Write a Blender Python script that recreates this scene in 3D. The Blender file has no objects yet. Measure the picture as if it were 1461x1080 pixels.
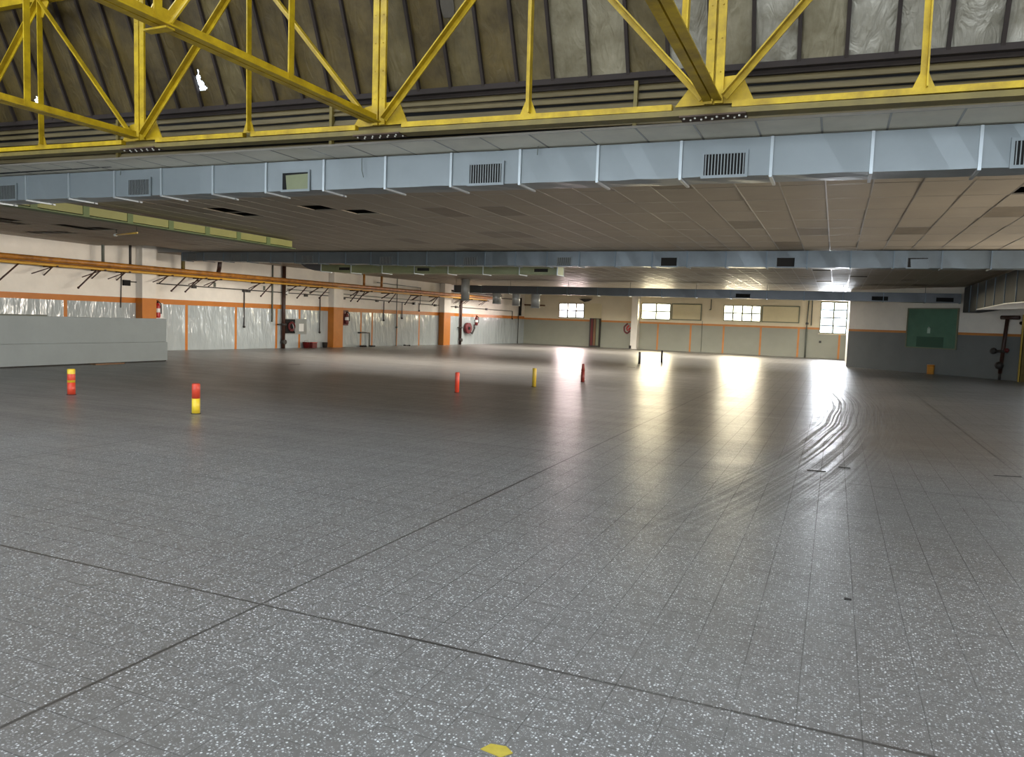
import bpy, math, random
from mathutils import Vector, Matrix
random.seed(7)
C = bpy.context.scene.collection
PI = math.pi

# ------------------------------------------------------------------ helpers
def lin(c):
    c /= 255.0
    return c / 12.92 if c <= 0.04045 else ((c + 0.055) / 1.055) ** 2.4
def rgb(r, g, b): return (lin(r), lin(g), lin(b), 1.0)

class MB:
    """collects faces, then links them as one mesh object"""
    def __init__(s): s.v = []; s.f = []; s.m = []; s.sm = []
    def add(s, vs, fs, mi=0, smooth=False):
        o = len(s.v); s.v += [Vector(p) for p in vs]
        for f in fs: s.f.append([o + i for i in f]); s.m.append(mi); s.sm.append(smooth)
    def quad(s, a, b, c, d, mi=0): s.add([a, b, c, d], [(0, 1, 2, 3)], mi)
    def hexa(s, p, mi=0):      # 8 corners: bottom 4 ccw, top 4 ccw
        s.add(p, [(3, 2, 1, 0), (4, 5, 6, 7), (0, 1, 5, 4), (1, 2, 6, 5), (2, 3, 7, 6), (3, 0, 4, 7)], mi)
    def box(s, x0, x1, y0, y1, z0, z1, mi=0):
        s.hexa([(x0, y0, z0), (x1, y0, z0), (x1, y1, z0), (x0, y1, z0), (x0, y0, z1), (x1, y0, z1), (x1, y1, z1), (x0, y1, z1)], mi)
    def boxf(s, fr, s0, s1, n0, n1, z0, z1, mi=0):
        s.hexa([fr(s0, n1, z0), fr(s1, n1, z0), fr(s1, n0, z0), fr(s0, n0, z0), fr(s0, n1, z1), fr(s1, n1, z1), fr(s1, n0, z1), fr(s0, n0, z1)], mi)
    def bar(s, p, q, w, h, up=(0, 0, 1), off=(0, 0), mi=0):
        p = Vector(p); q = Vector(q); d = (q - p).normalized(); up = Vector(up)
        if abs(d.dot(up)) > 0.98: up = Vector((0, 1, 0))
        x = d.cross(up).normalized(); y = x.cross(d).normalized()
        c = []
        for b in (p, q):
            for sx, sy in ((-1, -1), (1, -1), (1, 1), (-1, 1)):
                c.append(b + x * (off[0] + sx * w / 2) + y * (off[1] + sy * h / 2))
        s.hexa(c, mi)
    def angle(s, p, q, w, t, up=(0, 0, 1), off=(0, 0), flip=1, mi=0):   # L-section bar
        s.bar(p, q, w, t, up, (off[0], off[1]), mi)
        s.bar(p, q, t, w, up, (off[0] + flip * (w / 2 - t / 2), off[1] + w / 2 + t / 2), mi)
    def tube(s, p, q, r, n=10, r2=None, mi=0, caps=True):
        p = Vector(p); q = Vector(q); d = (q - p).normalized()
        up = Vector((0, 0, 1)) if abs(d.z) < 0.95 else Vector((0, 1, 0))
        x = d.cross(up).normalized(); y = x.cross(d).normalized(); r2 = r if r2 is None else r2
        vs = []
        for b, rr in ((p, r), (q, r2)):
            for i in range(n):
                a = 2 * PI * i / n; vs.append(b + x * (math.cos(a) * rr) + y * (math.sin(a) * rr))
        s.add(vs, [(i, (i + 1) % n, n + (i + 1) % n, n + i) for i in range(n)], mi, True)
        if caps:
            o = len(s.v) - 2 * n
            s.f.append([o + i for i in range(n)][::-1]); s.m.append(mi); s.sm.append(False)
            s.f.append([o + n + i for i in range(n)]); s.m.append(mi); s.sm.append(False)
    def path(s, pts, r, n=8, mi=0):
        for a, b in zip(pts, pts[1:]): s.tube(a, b, r, n, mi=mi)
        for p in pts[1:-1]: s.ball(p, r * 1.04, mi=mi)
    def ball(s, c, r, n=8, mi=0, sz=1.0):
        c = Vector(c); vs = []; m = n // 2
        for j in range(1, m):
            t = PI * j / m
            for i in range(n):
                a = 2 * PI * i / n
                vs.append(c + Vector((math.sin(t) * math.cos(a) * r, math.sin(t) * math.sin(a) * r, math.cos(t) * r * sz)))
        fs = []
        for j in range(m - 2):
            for i in range(n): fs.append((j * n + i, (j + 1) * n + i, (j + 1) * n + (i + 1) % n, j * n + (i + 1) % n))
        top = len(vs); vs += [c + Vector((0, 0, r * sz)), c - Vector((0, 0, r * sz))]
        for i in range(n):
            fs.append((top, i, (i + 1) % n)); b = (m - 2) * n
            fs.append((top + 1, b + (i + 1) % n, b + i))
        s.add(vs, fs, mi, True)
    def lathe(s, c, prof, n=20, mi=0):       # prof: (r, z[, mi])
        c = Vector(c); vs = []
        for p in prof:
            for i in range(n):
                a = 2 * PI * i / n; vs.append(c + Vector((p[0] * math.cos(a), p[0] * math.sin(a), p[1])))
        o = len(s.v); s.v += vs
        for j in range(len(prof) - 1):
            mm = prof[j + 1][2] if len(prof[j + 1]) > 2 else mi
            for i in range(n):
                s.f.append([o + j * n + i, o + j * n + (i + 1) % n, o + (j + 1) * n + (i + 1) % n, o + (j + 1) * n + i]); s.m.append(mm); s.sm.append(True)
        s.f.append([o + (len(prof) - 1) * n + i for i in range(n)]); s.m.append(prof[-1][2] if len(prof[-1]) > 2 else mi); s.sm.append(False)
        s.f.append([o + i for i in range(n)][::-1]); s.m.append(mi); s.sm.append(False)
    def prism(s, pts, n, mi=0):               # flat polygon given in 3D, extruded by vector n
        n = Vector(n); k = len(pts); vs = [Vector(p) for p in pts] + [Vector(p) + n for p in pts]
        s.add(vs, [tuple(range(k))[::-1], tuple(range(k, 2 * k))] + [(i, (i + 1) % k, k + (i + 1) % k, k + i) for i in range(k)], mi)
    def build(s, name, mats, parent=None, label=None, kind=None):
        if not isinstance(mats, (list, tuple)): mats = [mats]
        me = bpy.data.meshes.new(name)
        o0 = Vector((0, 0, 0))
        if parent is not None:
            p = parent
            while p is not None: o0 = o0 + p.location; p = p.parent
        me.from_pydata([tuple(v - o0) for v in s.v], [], s.f)
        for m in mats: me.materials.append(m)
        me.polygons.foreach_set('material_index', s.m)
        me.polygons.foreach_set('use_smooth', s.sm)
        me.update()
        o = bpy.data.objects.new(name, me); C.objects.link(o)
        if parent is not None: o.parent = parent
        if label: o['label'] = label
        if kind: o['kind'] = kind
        return o

def thing(name, label, cat, loc=(0, 0, 0), group=None):
    o = bpy.data.objects.new(name, None); C.objects.link(o)
    o.location = loc; o['label'] = label; o['category'] = cat
    if group: o['group'] = group
    return o
def tag(o, label, cat, group=None):
    o['label'] = label; o['category'] = cat
    if group: o['group'] = group
    return o
def struct(name, mb, mats, label=None, cat=None, parent=None):
    o = mb.build(name, mats, parent, label)
    o['kind'] = 'structure'
    if cat: o['category'] = cat
    return o

class Frame:      # a straight wall: s along it, n into the room, z up
    def __init__(s, p0, p1, inward):
        s.o = Vector((p0[0], p0[1], 0)); d = Vector((p1[0] - p0[0], p1[1] - p0[1], 0)); s.L = d.length; s.d = d / s.L
        n = Vector((-s.d.y, s.d.x, 0)); s.n = n if n.dot(Vector((inward[0], inward[1], 0))) > 0 else -n
    def __call__(s, a, n, z): return s.o + s.d * a + s.n * n + Vector((0, 0, z))

# ------------------------------------------------------------------ materials
def mat(name, col, rough=0.5, metal=0.0, var=0.0, vscale=3.0, bump=0.0, bscale=20.0, ior=1.5, coat=0.0, col2=None, stretch=None, rvar=0.0, bdist=0.02):
    m = bpy.data.materials.new(name); m.use_nodes = True; nt = m.node_tree; N = nt.nodes; L = nt.links
    b = N['Principled BSDF']
    b.inputs['Base Color'].default_value = col; b.inputs['Roughness'].default_value = rough
    b.inputs['Metallic'].default_value = metal; b.inputs['IOR'].default_value = ior
    b.inputs['Coat Weight'].default_value = coat; b.inputs['Coat Roughness'].default_value = 0.12
    if var or bump or rvar:
        g = N.new('ShaderNodeNewGeometry'); vec = g.outputs['Position']
        if stretch:
            mp = N.new('ShaderNodeMapping'); mp.inputs['Scale'].default_value = stretch
            L.new(vec, mp.inputs['Vector']); vec = mp.outputs['Vector']
    if var:
        n = N.new('ShaderNodeTexNoise'); n.inputs['Scale'].default_value = vscale; n.inputs['Detail'].default_value = 5
        n.inputs['Roughness'].default_value = 0.65
        L.new(vec, n.inputs['Vector'])
        mr = N.new('ShaderNodeMapRange'); mr.inputs[1].default_value = 0.35; mr.inputs[2].default_value = 0.7
        L.new(n.outputs['Fac'], mr.inputs[0])
        mx = N.new('ShaderNodeMix'); mx.data_type = 'RGBA'
        c2 = col2 or tuple(c * (1 - var) for c in col[:3]) + (1,)
        mx.inputs[6].default_value = col; mx.inputs[7].default_value = c2
        L.new(mr.outputs[0], mx.inputs[0]); L.new(mx.outputs[2], b.inputs['Base Color'])
        if rvar:
            mr2 = N.new('ShaderNodeMapRange'); mr2.inputs[1].default_value = 0.3; mr2.inputs[2].default_value = 0.7
            mr2.inputs[3].default_value = rough; mr2.inputs[4].default_value = rough + rvar
            L.new(n.outputs['Fac'], mr2.inputs[0]); L.new(mr2.outputs[0], b.inputs['Roughness'])
    if bump:
        n2 = N.new('ShaderNodeTexNoise'); n2.inputs['Scale'].default_value = bscale; n2.inputs['Detail'].default_value = 3
        L.new(vec, n2.inputs['Vector'])
        bp = N.new('ShaderNodeBump'); bp.inputs['Strength'].default_value = bump; bp.inputs['Distance'].default_value = bdist
        L.new(n2.outputs['Fac'], bp.inputs['Height']); L.new(bp.outputs['Normal'], b.inputs['Normal']); L.new(bp.outputs['Normal'], b.inputs['Coat Normal'])
    return m

M = {}
M['white_wall'] = mat('white_wall_paint', rgb(238, 231, 218), 0.6, var=0.12, vscale=1.2, bump=0.15, bscale=9)
M['cream_wall'] = mat('cream_wall_paint', rgb(226, 214, 184), 0.6, var=0.08, vscale=1.0)
M['dado'] = mat('grey_gloss_dado_paint', rgb(172, 180, 180), 0.25, var=0.12, vscale=1.5, bump=0.9, bscale=3.5, stretch=(1, 1, 0.3), coat=1.0, bdist=0.07)
M['dado_far'] = mat('grey_dado_paint_matt', rgb(150, 150, 134), 0.4, var=0.1, vscale=1.0)
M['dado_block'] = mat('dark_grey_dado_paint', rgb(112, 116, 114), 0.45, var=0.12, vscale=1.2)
M['orange'] = mat('orange_wall_paint', rgb(194, 116, 32), 0.4, var=0.15, vscale=2)
M['orange_far'] = mat('faded_orange_wall_paint', rgb(200, 130, 62), 0.45, var=0.15, vscale=2)
M['partition'] = mat('pale_grey_partition_paint', rgb(138, 146, 146), 0.5, var=0.1, vscale=1.5, bump=0.1, bscale=6)
M['plain'] = mat('bare_render', rgb(140, 136, 126), 0.7, var=0.15)
M['deck'] = mat('dark_roof_deck', rgb(70, 62, 50), 0.8, var=0.3)
M['tile'] = mat('ceiling_tile_vinyl', rgb(154, 143, 124), 0.52, var=0.16, vscale=0.7, bump=0.08, bscale=3, ior=1.45)
M['tile_front_lit'] = mat('front_ceiling_tile_lit', rgb(222, 214, 194), 0.5, var=0.25, vscale=1.2)  # lighter copy of the tile: extra light on the front row is painted in
M['tile_stained'] = mat('ceiling_tile_stained', rgb(124, 112, 92), 0.5, var=0.3, vscale=2)
M['tbar'] = mat('ceiling_grid_metal', rgb(136, 128, 116), 0.3, 0.4)
M['duct'] = mat('galvanised_duct_sheet', rgb(128, 135, 136), 0.38, 0.2, var=0.1, vscale=1.3, bump=0.12, bscale=2.5, ior=1.8)
M['duct_mid'] = mat('darker_duct_sheet', rgb(94, 102, 105), 0.28, 0.35, var=0.25, vscale=1.6, bump=0.15, bscale=3, ior=1.8)  # darker tone than the first duct's sheet
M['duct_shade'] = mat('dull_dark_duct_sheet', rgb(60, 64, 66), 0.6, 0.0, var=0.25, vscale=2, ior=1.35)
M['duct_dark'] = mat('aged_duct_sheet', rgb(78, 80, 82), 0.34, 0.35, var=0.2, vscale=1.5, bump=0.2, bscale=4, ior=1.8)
M['duct_green'] = mat('olive_tinged_duct_sheet', rgb(128, 132, 92), 0.4, 0.2, var=0.3, vscale=1.2, bump=0.3, bscale=3, ior=1.7)
M['flange'] = mat('bright_flange_steel', rgb(190, 196, 198), 0.3, 0.6)
M['flange_dark'] = mat('dull_flange_steel', rgb(96, 108, 116), 0.4, 0.4)
M['grille'] = mat('grille_aluminium', rgb(138, 142, 140), 0.4, 0.3)
M['black'] = mat('dark_void', rgb(22, 20, 18), 0.9)
M['yellow'] = mat('yellow_structural_paint', rgb(186, 154, 16), 0.42, var=0.25, vscale=5, col2=rgb(138, 110, 10), bump=0.05, bscale=40)
M['rust'] = mat('rusty_brown_steel', rgb(70, 48, 30), 0.7, var=0.4, vscale=6)
M['olive_steel'] = mat('dirty_olive_steel', rgb(112, 96, 40), 0.6, var=0.35, vscale=5)
M['bolt'] = mat('bright_bolt_steel', rgb(205, 200, 185), 0.35, 0.5)
M['louver'] = mat('olive_grey_louver', rgb(104, 90, 58), 0.6, var=0.4, vscale=2.5, stretch=(0.6, 3, 3))
M['green_beam'] = mat('pale_green_beam_panel', rgb(140, 140, 84), 0.5, var=0.12, vscale=2)
M['green_dark'] = mat('green_beam_bracket', rgb(92, 108, 66), 0.55)
M['ochre_pipe'] = mat('ochre_pipe_paint', rgb(190, 125, 40), 0.42, var=0.35, vscale=4, col2=rgb(120, 74, 26))
M['yellow_pipe'] = mat('yellow_gas_pipe_paint', rgb(218, 166, 60), 0.4, var=0.2, vscale=4)
M['brown_pipe'] = mat('dark_brown_pipe_paint', rgb(64, 38, 28), 0.45, var=0.2)
M['grey_pipe'] = mat('grey_green_conduit', rgb(96, 100, 90), 0.5)
M['dark_conduit'] = mat('black_conduit', rgb(52, 48, 44), 0.5)
M['red'] = mat('red_enamel', rgb(176, 30, 26), 0.35)
M['dark_red'] = mat('dark_red_enamel', rgb(96, 24, 24), 0.4)
M['bollard_red'] = mat('bollard_red_paint', rgb(214, 72, 46), 0.4, var=0.15, vscale=20)
M['bollard_yellow'] = mat('bollard_yellow_paint', rgb(236, 200, 52), 0.4, var=0.12, vscale=20)
M['bollard_ochre'] = mat('bollard_worn_yellow_paint', rgb(190, 160, 50), 0.45, var=0.2, vscale=20)
M['bollard_dark'] = mat('bollard_dark_paint', rgb(62, 58, 60), 0.5)
M['bollard_maroon'] = mat('bollard_maroon_paint', rgb(130, 48, 40), 0.45)
M['white'] = mat('white_enamel', rgb(226, 226, 222), 0.4)
M['board_cream'] = mat('cream_shutter_panel', rgb(222, 210, 170), 0.5, var=0.06)
M['frame_green'] = mat('grey_green_window_frame', rgb(120, 122, 98), 0.5)
M['board_green'] = mat('green_board_surface', rgb(82, 124, 102), 0.4, var=0.25, vscale=1.5)
M['board_green_dark'] = mat('dark_green_panel', rgb(44, 84, 66), 0.4)
M['chalk'] = mat('white_chalk_smudge', rgb(180, 200, 185), 0.8)
M['galv'] = mat('galvanised_tube', rgb(200, 200, 194), 0.35, 0.2, var=0.2, vscale=6, stretch=(3, 3, 0.4))
M['bucket'] = mat('orange_bucket_plastic', rgb(216, 150, 62), 0.45)
M['sticker'] = mat('yellow_floor_tape', rgb(170, 150, 50), 0.6, var=0.2, vscale=30)
M['debris'] = mat('dark_debris', rgb(40, 36, 32), 0.8)
M['mullion'] = mat('brown_mullion_steel', rgb(38, 25, 16), 0.8, var=0.3, vscale=5)
M['plank_brown'] = mat('brown_ply', rgb(120, 88, 58), 0.6, var=0.2)
M['tube_lamp'] = mat('tube_painted_glow', rgb(230, 190, 90), 0.3)  # yellow base colour paints the tube's glow, nothing is emitted
M['cap_white'] = mat('white_lamp_cap', rgb(235, 232, 222), 0.4)

def foil(name, col, col2, metal, rough, wr):
    m = mat(name, col, rough, metal, var=0.5, vscale=2.2, col2=col2, ior=1.5, rvar=0.2)
    nt = m.node_tree; N = nt.nodes; L = nt.links; b = N['Principled BSDF']
    g = N.new('ShaderNodeNewGeometry'); mp = N.new('ShaderNodeMapping'); mp.inputs['Scale'].default_value = (3.0, 1.2, 1.2)
    L.new(g.outputs['Position'], mp.inputs['Vector'])
    n = N.new('ShaderNodeTexNoise'); n.inputs['Scale'].default_value = 2.6; n.inputs['Detail'].default_value = 6; n.inputs['Distortion'].default_value = 1.2
    L.new(mp.outputs['Vector'], n.inputs['Vector'])
    bp = N.new('ShaderNodeBump'); bp.inputs['Strength'].default_value = wr; bp.inputs['Distance'].default_value = 0.05
    L.new(n.outputs['Fac'], bp.inputs['Height']); L.new(bp.outputs['Normal'], b.inputs['Normal'])
    return m
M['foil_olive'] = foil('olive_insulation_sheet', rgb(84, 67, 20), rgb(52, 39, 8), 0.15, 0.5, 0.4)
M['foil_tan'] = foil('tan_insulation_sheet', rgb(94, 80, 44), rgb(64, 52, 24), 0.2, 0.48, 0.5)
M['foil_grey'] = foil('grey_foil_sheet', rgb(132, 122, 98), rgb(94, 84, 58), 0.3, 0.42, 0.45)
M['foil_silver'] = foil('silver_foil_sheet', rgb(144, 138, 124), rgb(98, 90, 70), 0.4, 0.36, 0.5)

def pane_mat(name, tint):
    m = bpy.data.materials.new(name); m.use_nodes = True; nt = m.node_tree; N = nt.nodes; L = nt.links
    N.remove(N['Principled BSDF'])
    t = N.new('ShaderNodeBsdfTransparent'); t.inputs['Color'].default_value = tint
    g = N.new('ShaderNodeBsdfGlossy'); g.inputs['Roughness'].default_value = 0.02
    f = N.new('ShaderNodeFresnel'); f.inputs['IOR'].default_value = 1.45
    mx = N.new('ShaderNodeMixShader')
    L.new(f.outputs[0], mx.inputs[0]); L.new(t.outputs[0], mx.inputs[1]); L.new(g.outputs[0], mx.inputs[2])
    L.new(mx.outputs[0], N['Material Output'].inputs['Surface'])
    return m
M['pane_pink'] = pane_mat('faintly_pink_glass', (1.0, 0.93, 0.92, 1))
M['pane_yellow'] = pane_mat('faintly_yellow_glass', (1.0, 0.95, 0.82, 1))
M['pane_straw'] = pane_mat('faintly_straw_glass', (1.0, 0.95, 0.82, 1))
M['pane_clear'] = pane_mat('clear_glass', (0.97, 0.98, 1.0, 1))

def floor_material():
    m = bpy.data.materials.new('terrazzo_tile_floor'); m.use_nodes = True; nt = m.node_tree; N = nt.nodes; L = nt.links
    b = N['Principled BSDF']
    geo = N.new('ShaderNodeNewGeometry'); P = geo.outputs['Position']
    sep = N.new('ShaderNodeSeparateXYZ'); L.new(P, sep.inputs[0])
    def math_(op, a, bb=None, c=None, clamp=False):
        n = N.new('ShaderNodeMath'); n.operation = op; n.use_clamp = clamp
        for i, x in enumerate((a, bb, c)):
            if x is None: continue
            if isinstance(x, (int, float)): n.inputs[i].default_value = x
            else: L.new(x, n.inputs[i])
        return n.outputs[0]
    def mixc(f, a, bb, mode='MIX'):
        n = N.new('ShaderNodeMix'); n.data_type = 'RGBA'; n.blend_type = mode
        for i, x in ((0, f), (6, a), (7, bb)):
            if isinstance(x, (int, float)): n.inputs[i].default_value = x
            elif isinstance(x, tuple): n.inputs[i].default_value = x
            else: L.new(x, n.inputs[i])
        return n.outputs[2]
    def maprange(v, a, bb, c, d):
        n = N.new('ShaderNodeMapRange'); n.inputs[1].default_value = a; n.inputs[2].default_value = bb; n.inputs[3].default_value = c; n.inputs[4].default_value = d
        L.new(v, n.inputs[0]); return n.outputs[0]
    def noise(scale, detail=4, vec=None, rough=0.6):
        n = N.new('ShaderNodeTexNoise'); n.inputs['Scale'].default_value = scale; n.inputs['Detail'].default_value = detail; n.inputs['Roughness'].default_value = rough
        L.new(vec or P, n.inputs['Vector']); return n.outputs['Fac']
    X, Y = sep.outputs[0], sep.outputs[1]
    # stone chips
    v = N.new('ShaderNodeTexVoronoi'); v.inputs['Scale'].default_value = 78; L.new(P, v.inputs['Vector'])
    sc = N.new('ShaderNodeSeparateColor'); L.new(v.outputs['Color'], sc.inputs[0])
    v2 = N.new('ShaderNodeTexVoronoi'); v2.inputs['Scale'].default_value = 130; L.new(P, v2.inputs['Vector'])
    sc2 = N.new('ShaderNodeSeparateColor'); L.new(v2.outputs['Color'], sc2.inputs[0])
    big = math_('MULTIPLY', maprange(v.outputs['Distance'], 0.30, 0.42, 1, 0), maprange(sc.outputs[0], 0.62, 0.8, 0, 0.85))
    sml = math_('MULTIPLY', maprange(v2.outputs['Distance'], 0.3, 0.45, 1, 0), maprange(sc2.outputs[0], 0.5, 0.8, 0, 0.6))
    base = mixc(noise(0.55, 5), rgb(92, 88, 84), rgb(118, 114, 109))
    base = mixc(maprange(noise(14, 3), 0.35, 0.7, 0, 0.5), base, rgb(78, 76, 72))
    col = mixc(big, base, mixc(sc.outputs[1], rgb(190, 190, 188), rgb(232, 232, 228)))
    col = mixc(sml, col, rgb(186, 185, 182))
    dk = math_('MULTIPLY', maprange(v2.outputs['Distance'], 0.3, 0.45, 1, 0), maprange(sc2.outputs[1], 0.75, 0.85, 0, 0.6))
    col = mixc(dk, col, rgb(72, 70, 68))
    # 25 cm tile joints, broken up by wear
    def lines(coord, pitch, off, half):
        a = math_('PINGPONG', math_('SUBTRACT', coord, off), pitch / 2.0)
        return math_('LESS_THAN', a, half)
    jt = math_('MAXIMUM', lines(X, 0.25, -2.8, 0.003), lines(Y, 0.25, 3.2, 0.003))
    jw = maprange(noise(0.9, 3), 0.36, 0.62, 0.08, 0.65)
    col = mixc(math_('MULTIPLY', jt, jw), col, rgb(62, 58, 54))
    ex = math_('MAXIMUM', lines(X, 4.9, -2.8, 0.011), lines(Y, 5.55, 3.2, 0.011))
    ew = maprange(noise(0.35, 2), 0.36, 0.55, 0.6, 0.95)
    col = mixc(math_('MULTIPLY', ex, ew), col, rgb(50, 46, 42))
    # tyre scuffs: a bundle of long curved tracks
    dx = math_('ADD', X, 49.35); dy = math_('SUBTRACT', Y, 18.0)
    r = math_('SQRT', math_('ADD', math_('MULTIPLY', dx, dx), math_('MULTIPLY', dy, dy)))
    wob = math_('MULTIPLY', math_('SUBTRACT', noise(0.3, 1), 0.5), 0.12)
    rw = math_('ADD', r, wob)
    cv = N.new('ShaderNodeCombineXYZ'); L.new(math_('MULTIPLY', rw, 16.0), cv.inputs[0]); L.new(math_('MULTIPLY', Y, 0.07), cv.inputs[1])
    trk = maprange(noise(1.6, 2, cv.outputs[0], 0.7), 0.45, 0.55, 0, 1)
    band = math_('MULTIPLY', maprange(rw, 49.15, 49.5, 0, 1), maprange(rw, 50.15, 50.7, 1, 0))
    span = math_('MULTIPLY', maprange(Y, 5.0, 9.0, 0, 1), maprange(Y, 19.0, 25.0, 1, 0))
    scuff = math_('MULTIPLY', math_('MULTIPLY', trk, band), span)
    col = mixc(math_('MULTIPLY', math_('MULTIPLY', scuff, maprange(noise(1.3, 3), 0.38, 0.6, 0.1, 1.0)), 0.55), col, rgb(58, 54, 50))
    # grime patches
    col = mixc(maprange(noise(0.22, 4), 0.45, 0.75, 0, 0.4), col, rgb(84, 74, 64))
    L.new(col, b.inputs['Base Color'])
    cs = N.new('ShaderNodeMapping'); cs.inputs['Scale'].default_value = (0.5, 1.6, 1); L.new(P, cs.inputs['Vector'])
    ro = maprange(noise(1.3, 2, cs.outputs[0]), 0.3, 0.7, 0.285, 0.37)
    ro = math_('ADD', ro, math_('MULTIPLY', scuff, 0.22))
    ro = math_('ADD', ro, math_('MULTIPLY', jt, 0.2))
    L.new(ro, b.inputs['Roughness'])
    b.inputs['IOR'].default_value = 1.5
    # tiles lie very slightly out of level
    tv = N.new('ShaderNodeVectorMath'); tv.operation = 'MULTIPLY'; L.new(P, tv.inputs[0]); tv.inputs[1].default_value = (4, 4, 0)
    fl = N.new('ShaderNodeVectorMath'); fl.operation = 'FLOOR'; L.new(tv.outputs[0], fl.inputs[0])
    h = math_('ADD', math_('MULTIPLY', noise(2.2, 3, cs.outputs[0]), 0.9), math_('MULTIPLY', scuff, -0.12))
    h = math_('SUBTRACT', h, math_('MULTIPLY', math_('MAXIMUM', jt, ex), 0.12))
    bp = N.new('ShaderNodeBump'); bp.inputs['Strength'].default_value = 0.22; bp.inputs['Distance'].default_value = 0.012
    L.new(h, bp.inputs['Height']); L.new(bp.outputs['Normal'], b.inputs['Normal'])
    return m
M['floor'] = floor_material()

# ------------------------------------------------------------------ setting
LW = Frame((-23.2, 20.0), (-20.6, 50.7), (1, 0))      # long wall with the pipes
FW = Frame((-20.4, 50.5), (0.6, 49.33), (0, -1))      # far wall with the windows
BW = Frame((0.56, 39.1), (6.9, 33.58), (-1, -1))      # dark wall with the green board
SW = Frame((0.56, 39.1), (0.60, 49.4), (-1, 0))       # return of that wall towards the far window
RW = Frame((7.0, 33.6), (7.0, -10.0), (-1, 0))        # side wall with the loading doors
def sl(y): return (y - 20.0) * LW.L / 30.7            # y -> distance along the long wall
DADO, BAND = 1.73, 1.92

mb = MB(); mb.box(-27, 12, -10.4, 52, -0.3, 0.0)
struct('floor', mb, M['floor'], 'grey speckled terrazzo tile floor with worn joints and tyre scuffs', 'floor')

def wall_grid(fr, sb, zb, fn, hole, th=0.25):
    """wall of real thickness with openings; fn(s, z) -> material slot"""
    mb = MB()
    for i in range(len(sb) - 1):
        for j in range(len(zb) - 1):
            a, b, c, d = sb[i], sb[i + 1], zb[j], zb[j + 1]; sm, zm = (a + b) / 2, (c + d) / 2
            if hole(sm, zm): continue
            mi = fn(sm, zm)
            mb.quad(fr(a, 0, c), fr(b, 0, c), fr(b, 0, d), fr(a, 0, d), mi)
            mb.quad(fr(a, -th, c), fr(a, -th, d), fr(b, -th, d), fr(b, -th, c), mi)
            for (ps, pz, q) in ((a - .001, zm, 0), (b + .001, zm, 1), (sm, c - .001, 2), (sm, d + .001, 3)):
                out = ps < sb[0] or ps > sb[-1] or pz < zb[0] or pz > zb[-1]
                if out or hole(ps, pz):
                    if q == 0: mb.quad(fr(a, 0, c), fr(a, 0, d), fr(a, -th, d), fr(a, -th, c), mi)
                    if q == 1: mb.quad(fr(b, 0, c), fr(b, -th, c), fr(b, -th, d), fr(b, 0, d), mi)
                    if q == 2: mb.quad(fr(a, 0, c), fr(a, -th, c), fr(b, -th, c), fr(b, 0, c), mi)
                    if q == 3: mb.quad(fr(a, 0, d), fr(b, 0, d), fr(b, -th, d), fr(a, -th, d), mi)
    return mb

# long wall: white over an orange band over grey gloss panels divided by orange stripes
stripes = [9.8, 12.3, 14.8, 17.3, 22.0, 24.4, 26.65, 28.06, 32.4, 33.3, 35.4, 37.5]
sb = sorted([sl(-10), LW.L + 0.1] + [sl(y) + e for y in stripes for e in (-0.06, 0.06)])
isst = lambda s: any(abs(s - sl(y)) < 0.06 for y in stripes)
mb = wall_grid(LW, sb, [0, DADO, BAND, 8.8], lambda s, z: 1 if DADO < z < BAND else (2 if z > BAND else (1 if isst(s) else 0)), lambda s, z: False)
struct('wall_left', mb, [M['dado'], M['orange'], M['white_wall']], 'long wall, white above an orange band and grey gloss panels', 'wall')

# far wall with four windows
wins = [(2.46, 4.36, 1.92, 2.95), (8.42, 10.40, 2.0, 3.08), (13.80, 16.10, 2.06, 3.08), (19.52, 21.02, 1.5, 3.40)]
fst = [9.6, 11.77, 13.87, 16.14, 18.36, 20.67]
sb = sorted({-0.5, FW.L, *[v for w in wins for v in w[:2]], *[x + e for x in fst for e in (-0.055, 0.055)]})
zb = sorted({0, 1.62, 1.72, 1.84, 5.0, *[v for w in wins for v in w[2:]]})
inwin = lambda s, z: any(w[0] < s < w[1] and w[2] < z < w[3] for w in wins)
fs = lambda s, z: 1 if 1.72 < z < 1.84 else (2 if z > 1.84 else (1 if any(abs(s - x) < 0.055 for x in fst) and z < 1.72 else 0))
mb = wall_grid(FW, sb, zb, fs, inwin)
struct('wall_far', mb, [M['dado_far'], M['orange_far'], M['cream_wall']], 'far cream wall with small windows and a thin orange band', 'wall')

bs = lambda s, z: 1 if 1.68 < z < 1.78 else (2 if z > 1.78 else 0)
mb = wall_grid(BW, [0, BW.L], [0, 1.68, 1.78, 5.0], bs, lambda s, z: False, th=0.05)
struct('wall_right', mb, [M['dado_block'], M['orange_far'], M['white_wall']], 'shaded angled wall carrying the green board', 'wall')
mb = wall_grid(SW, [0.05, SW.L], [0, 1.68, 1.78, 5.0], bs, lambda s, z: False, th=0.2)
struct('wall_return', mb, [M['white_wall'], M['orange_far'], M['white_wall']], 'narrow white return beside the bright end window', 'wall')

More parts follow.
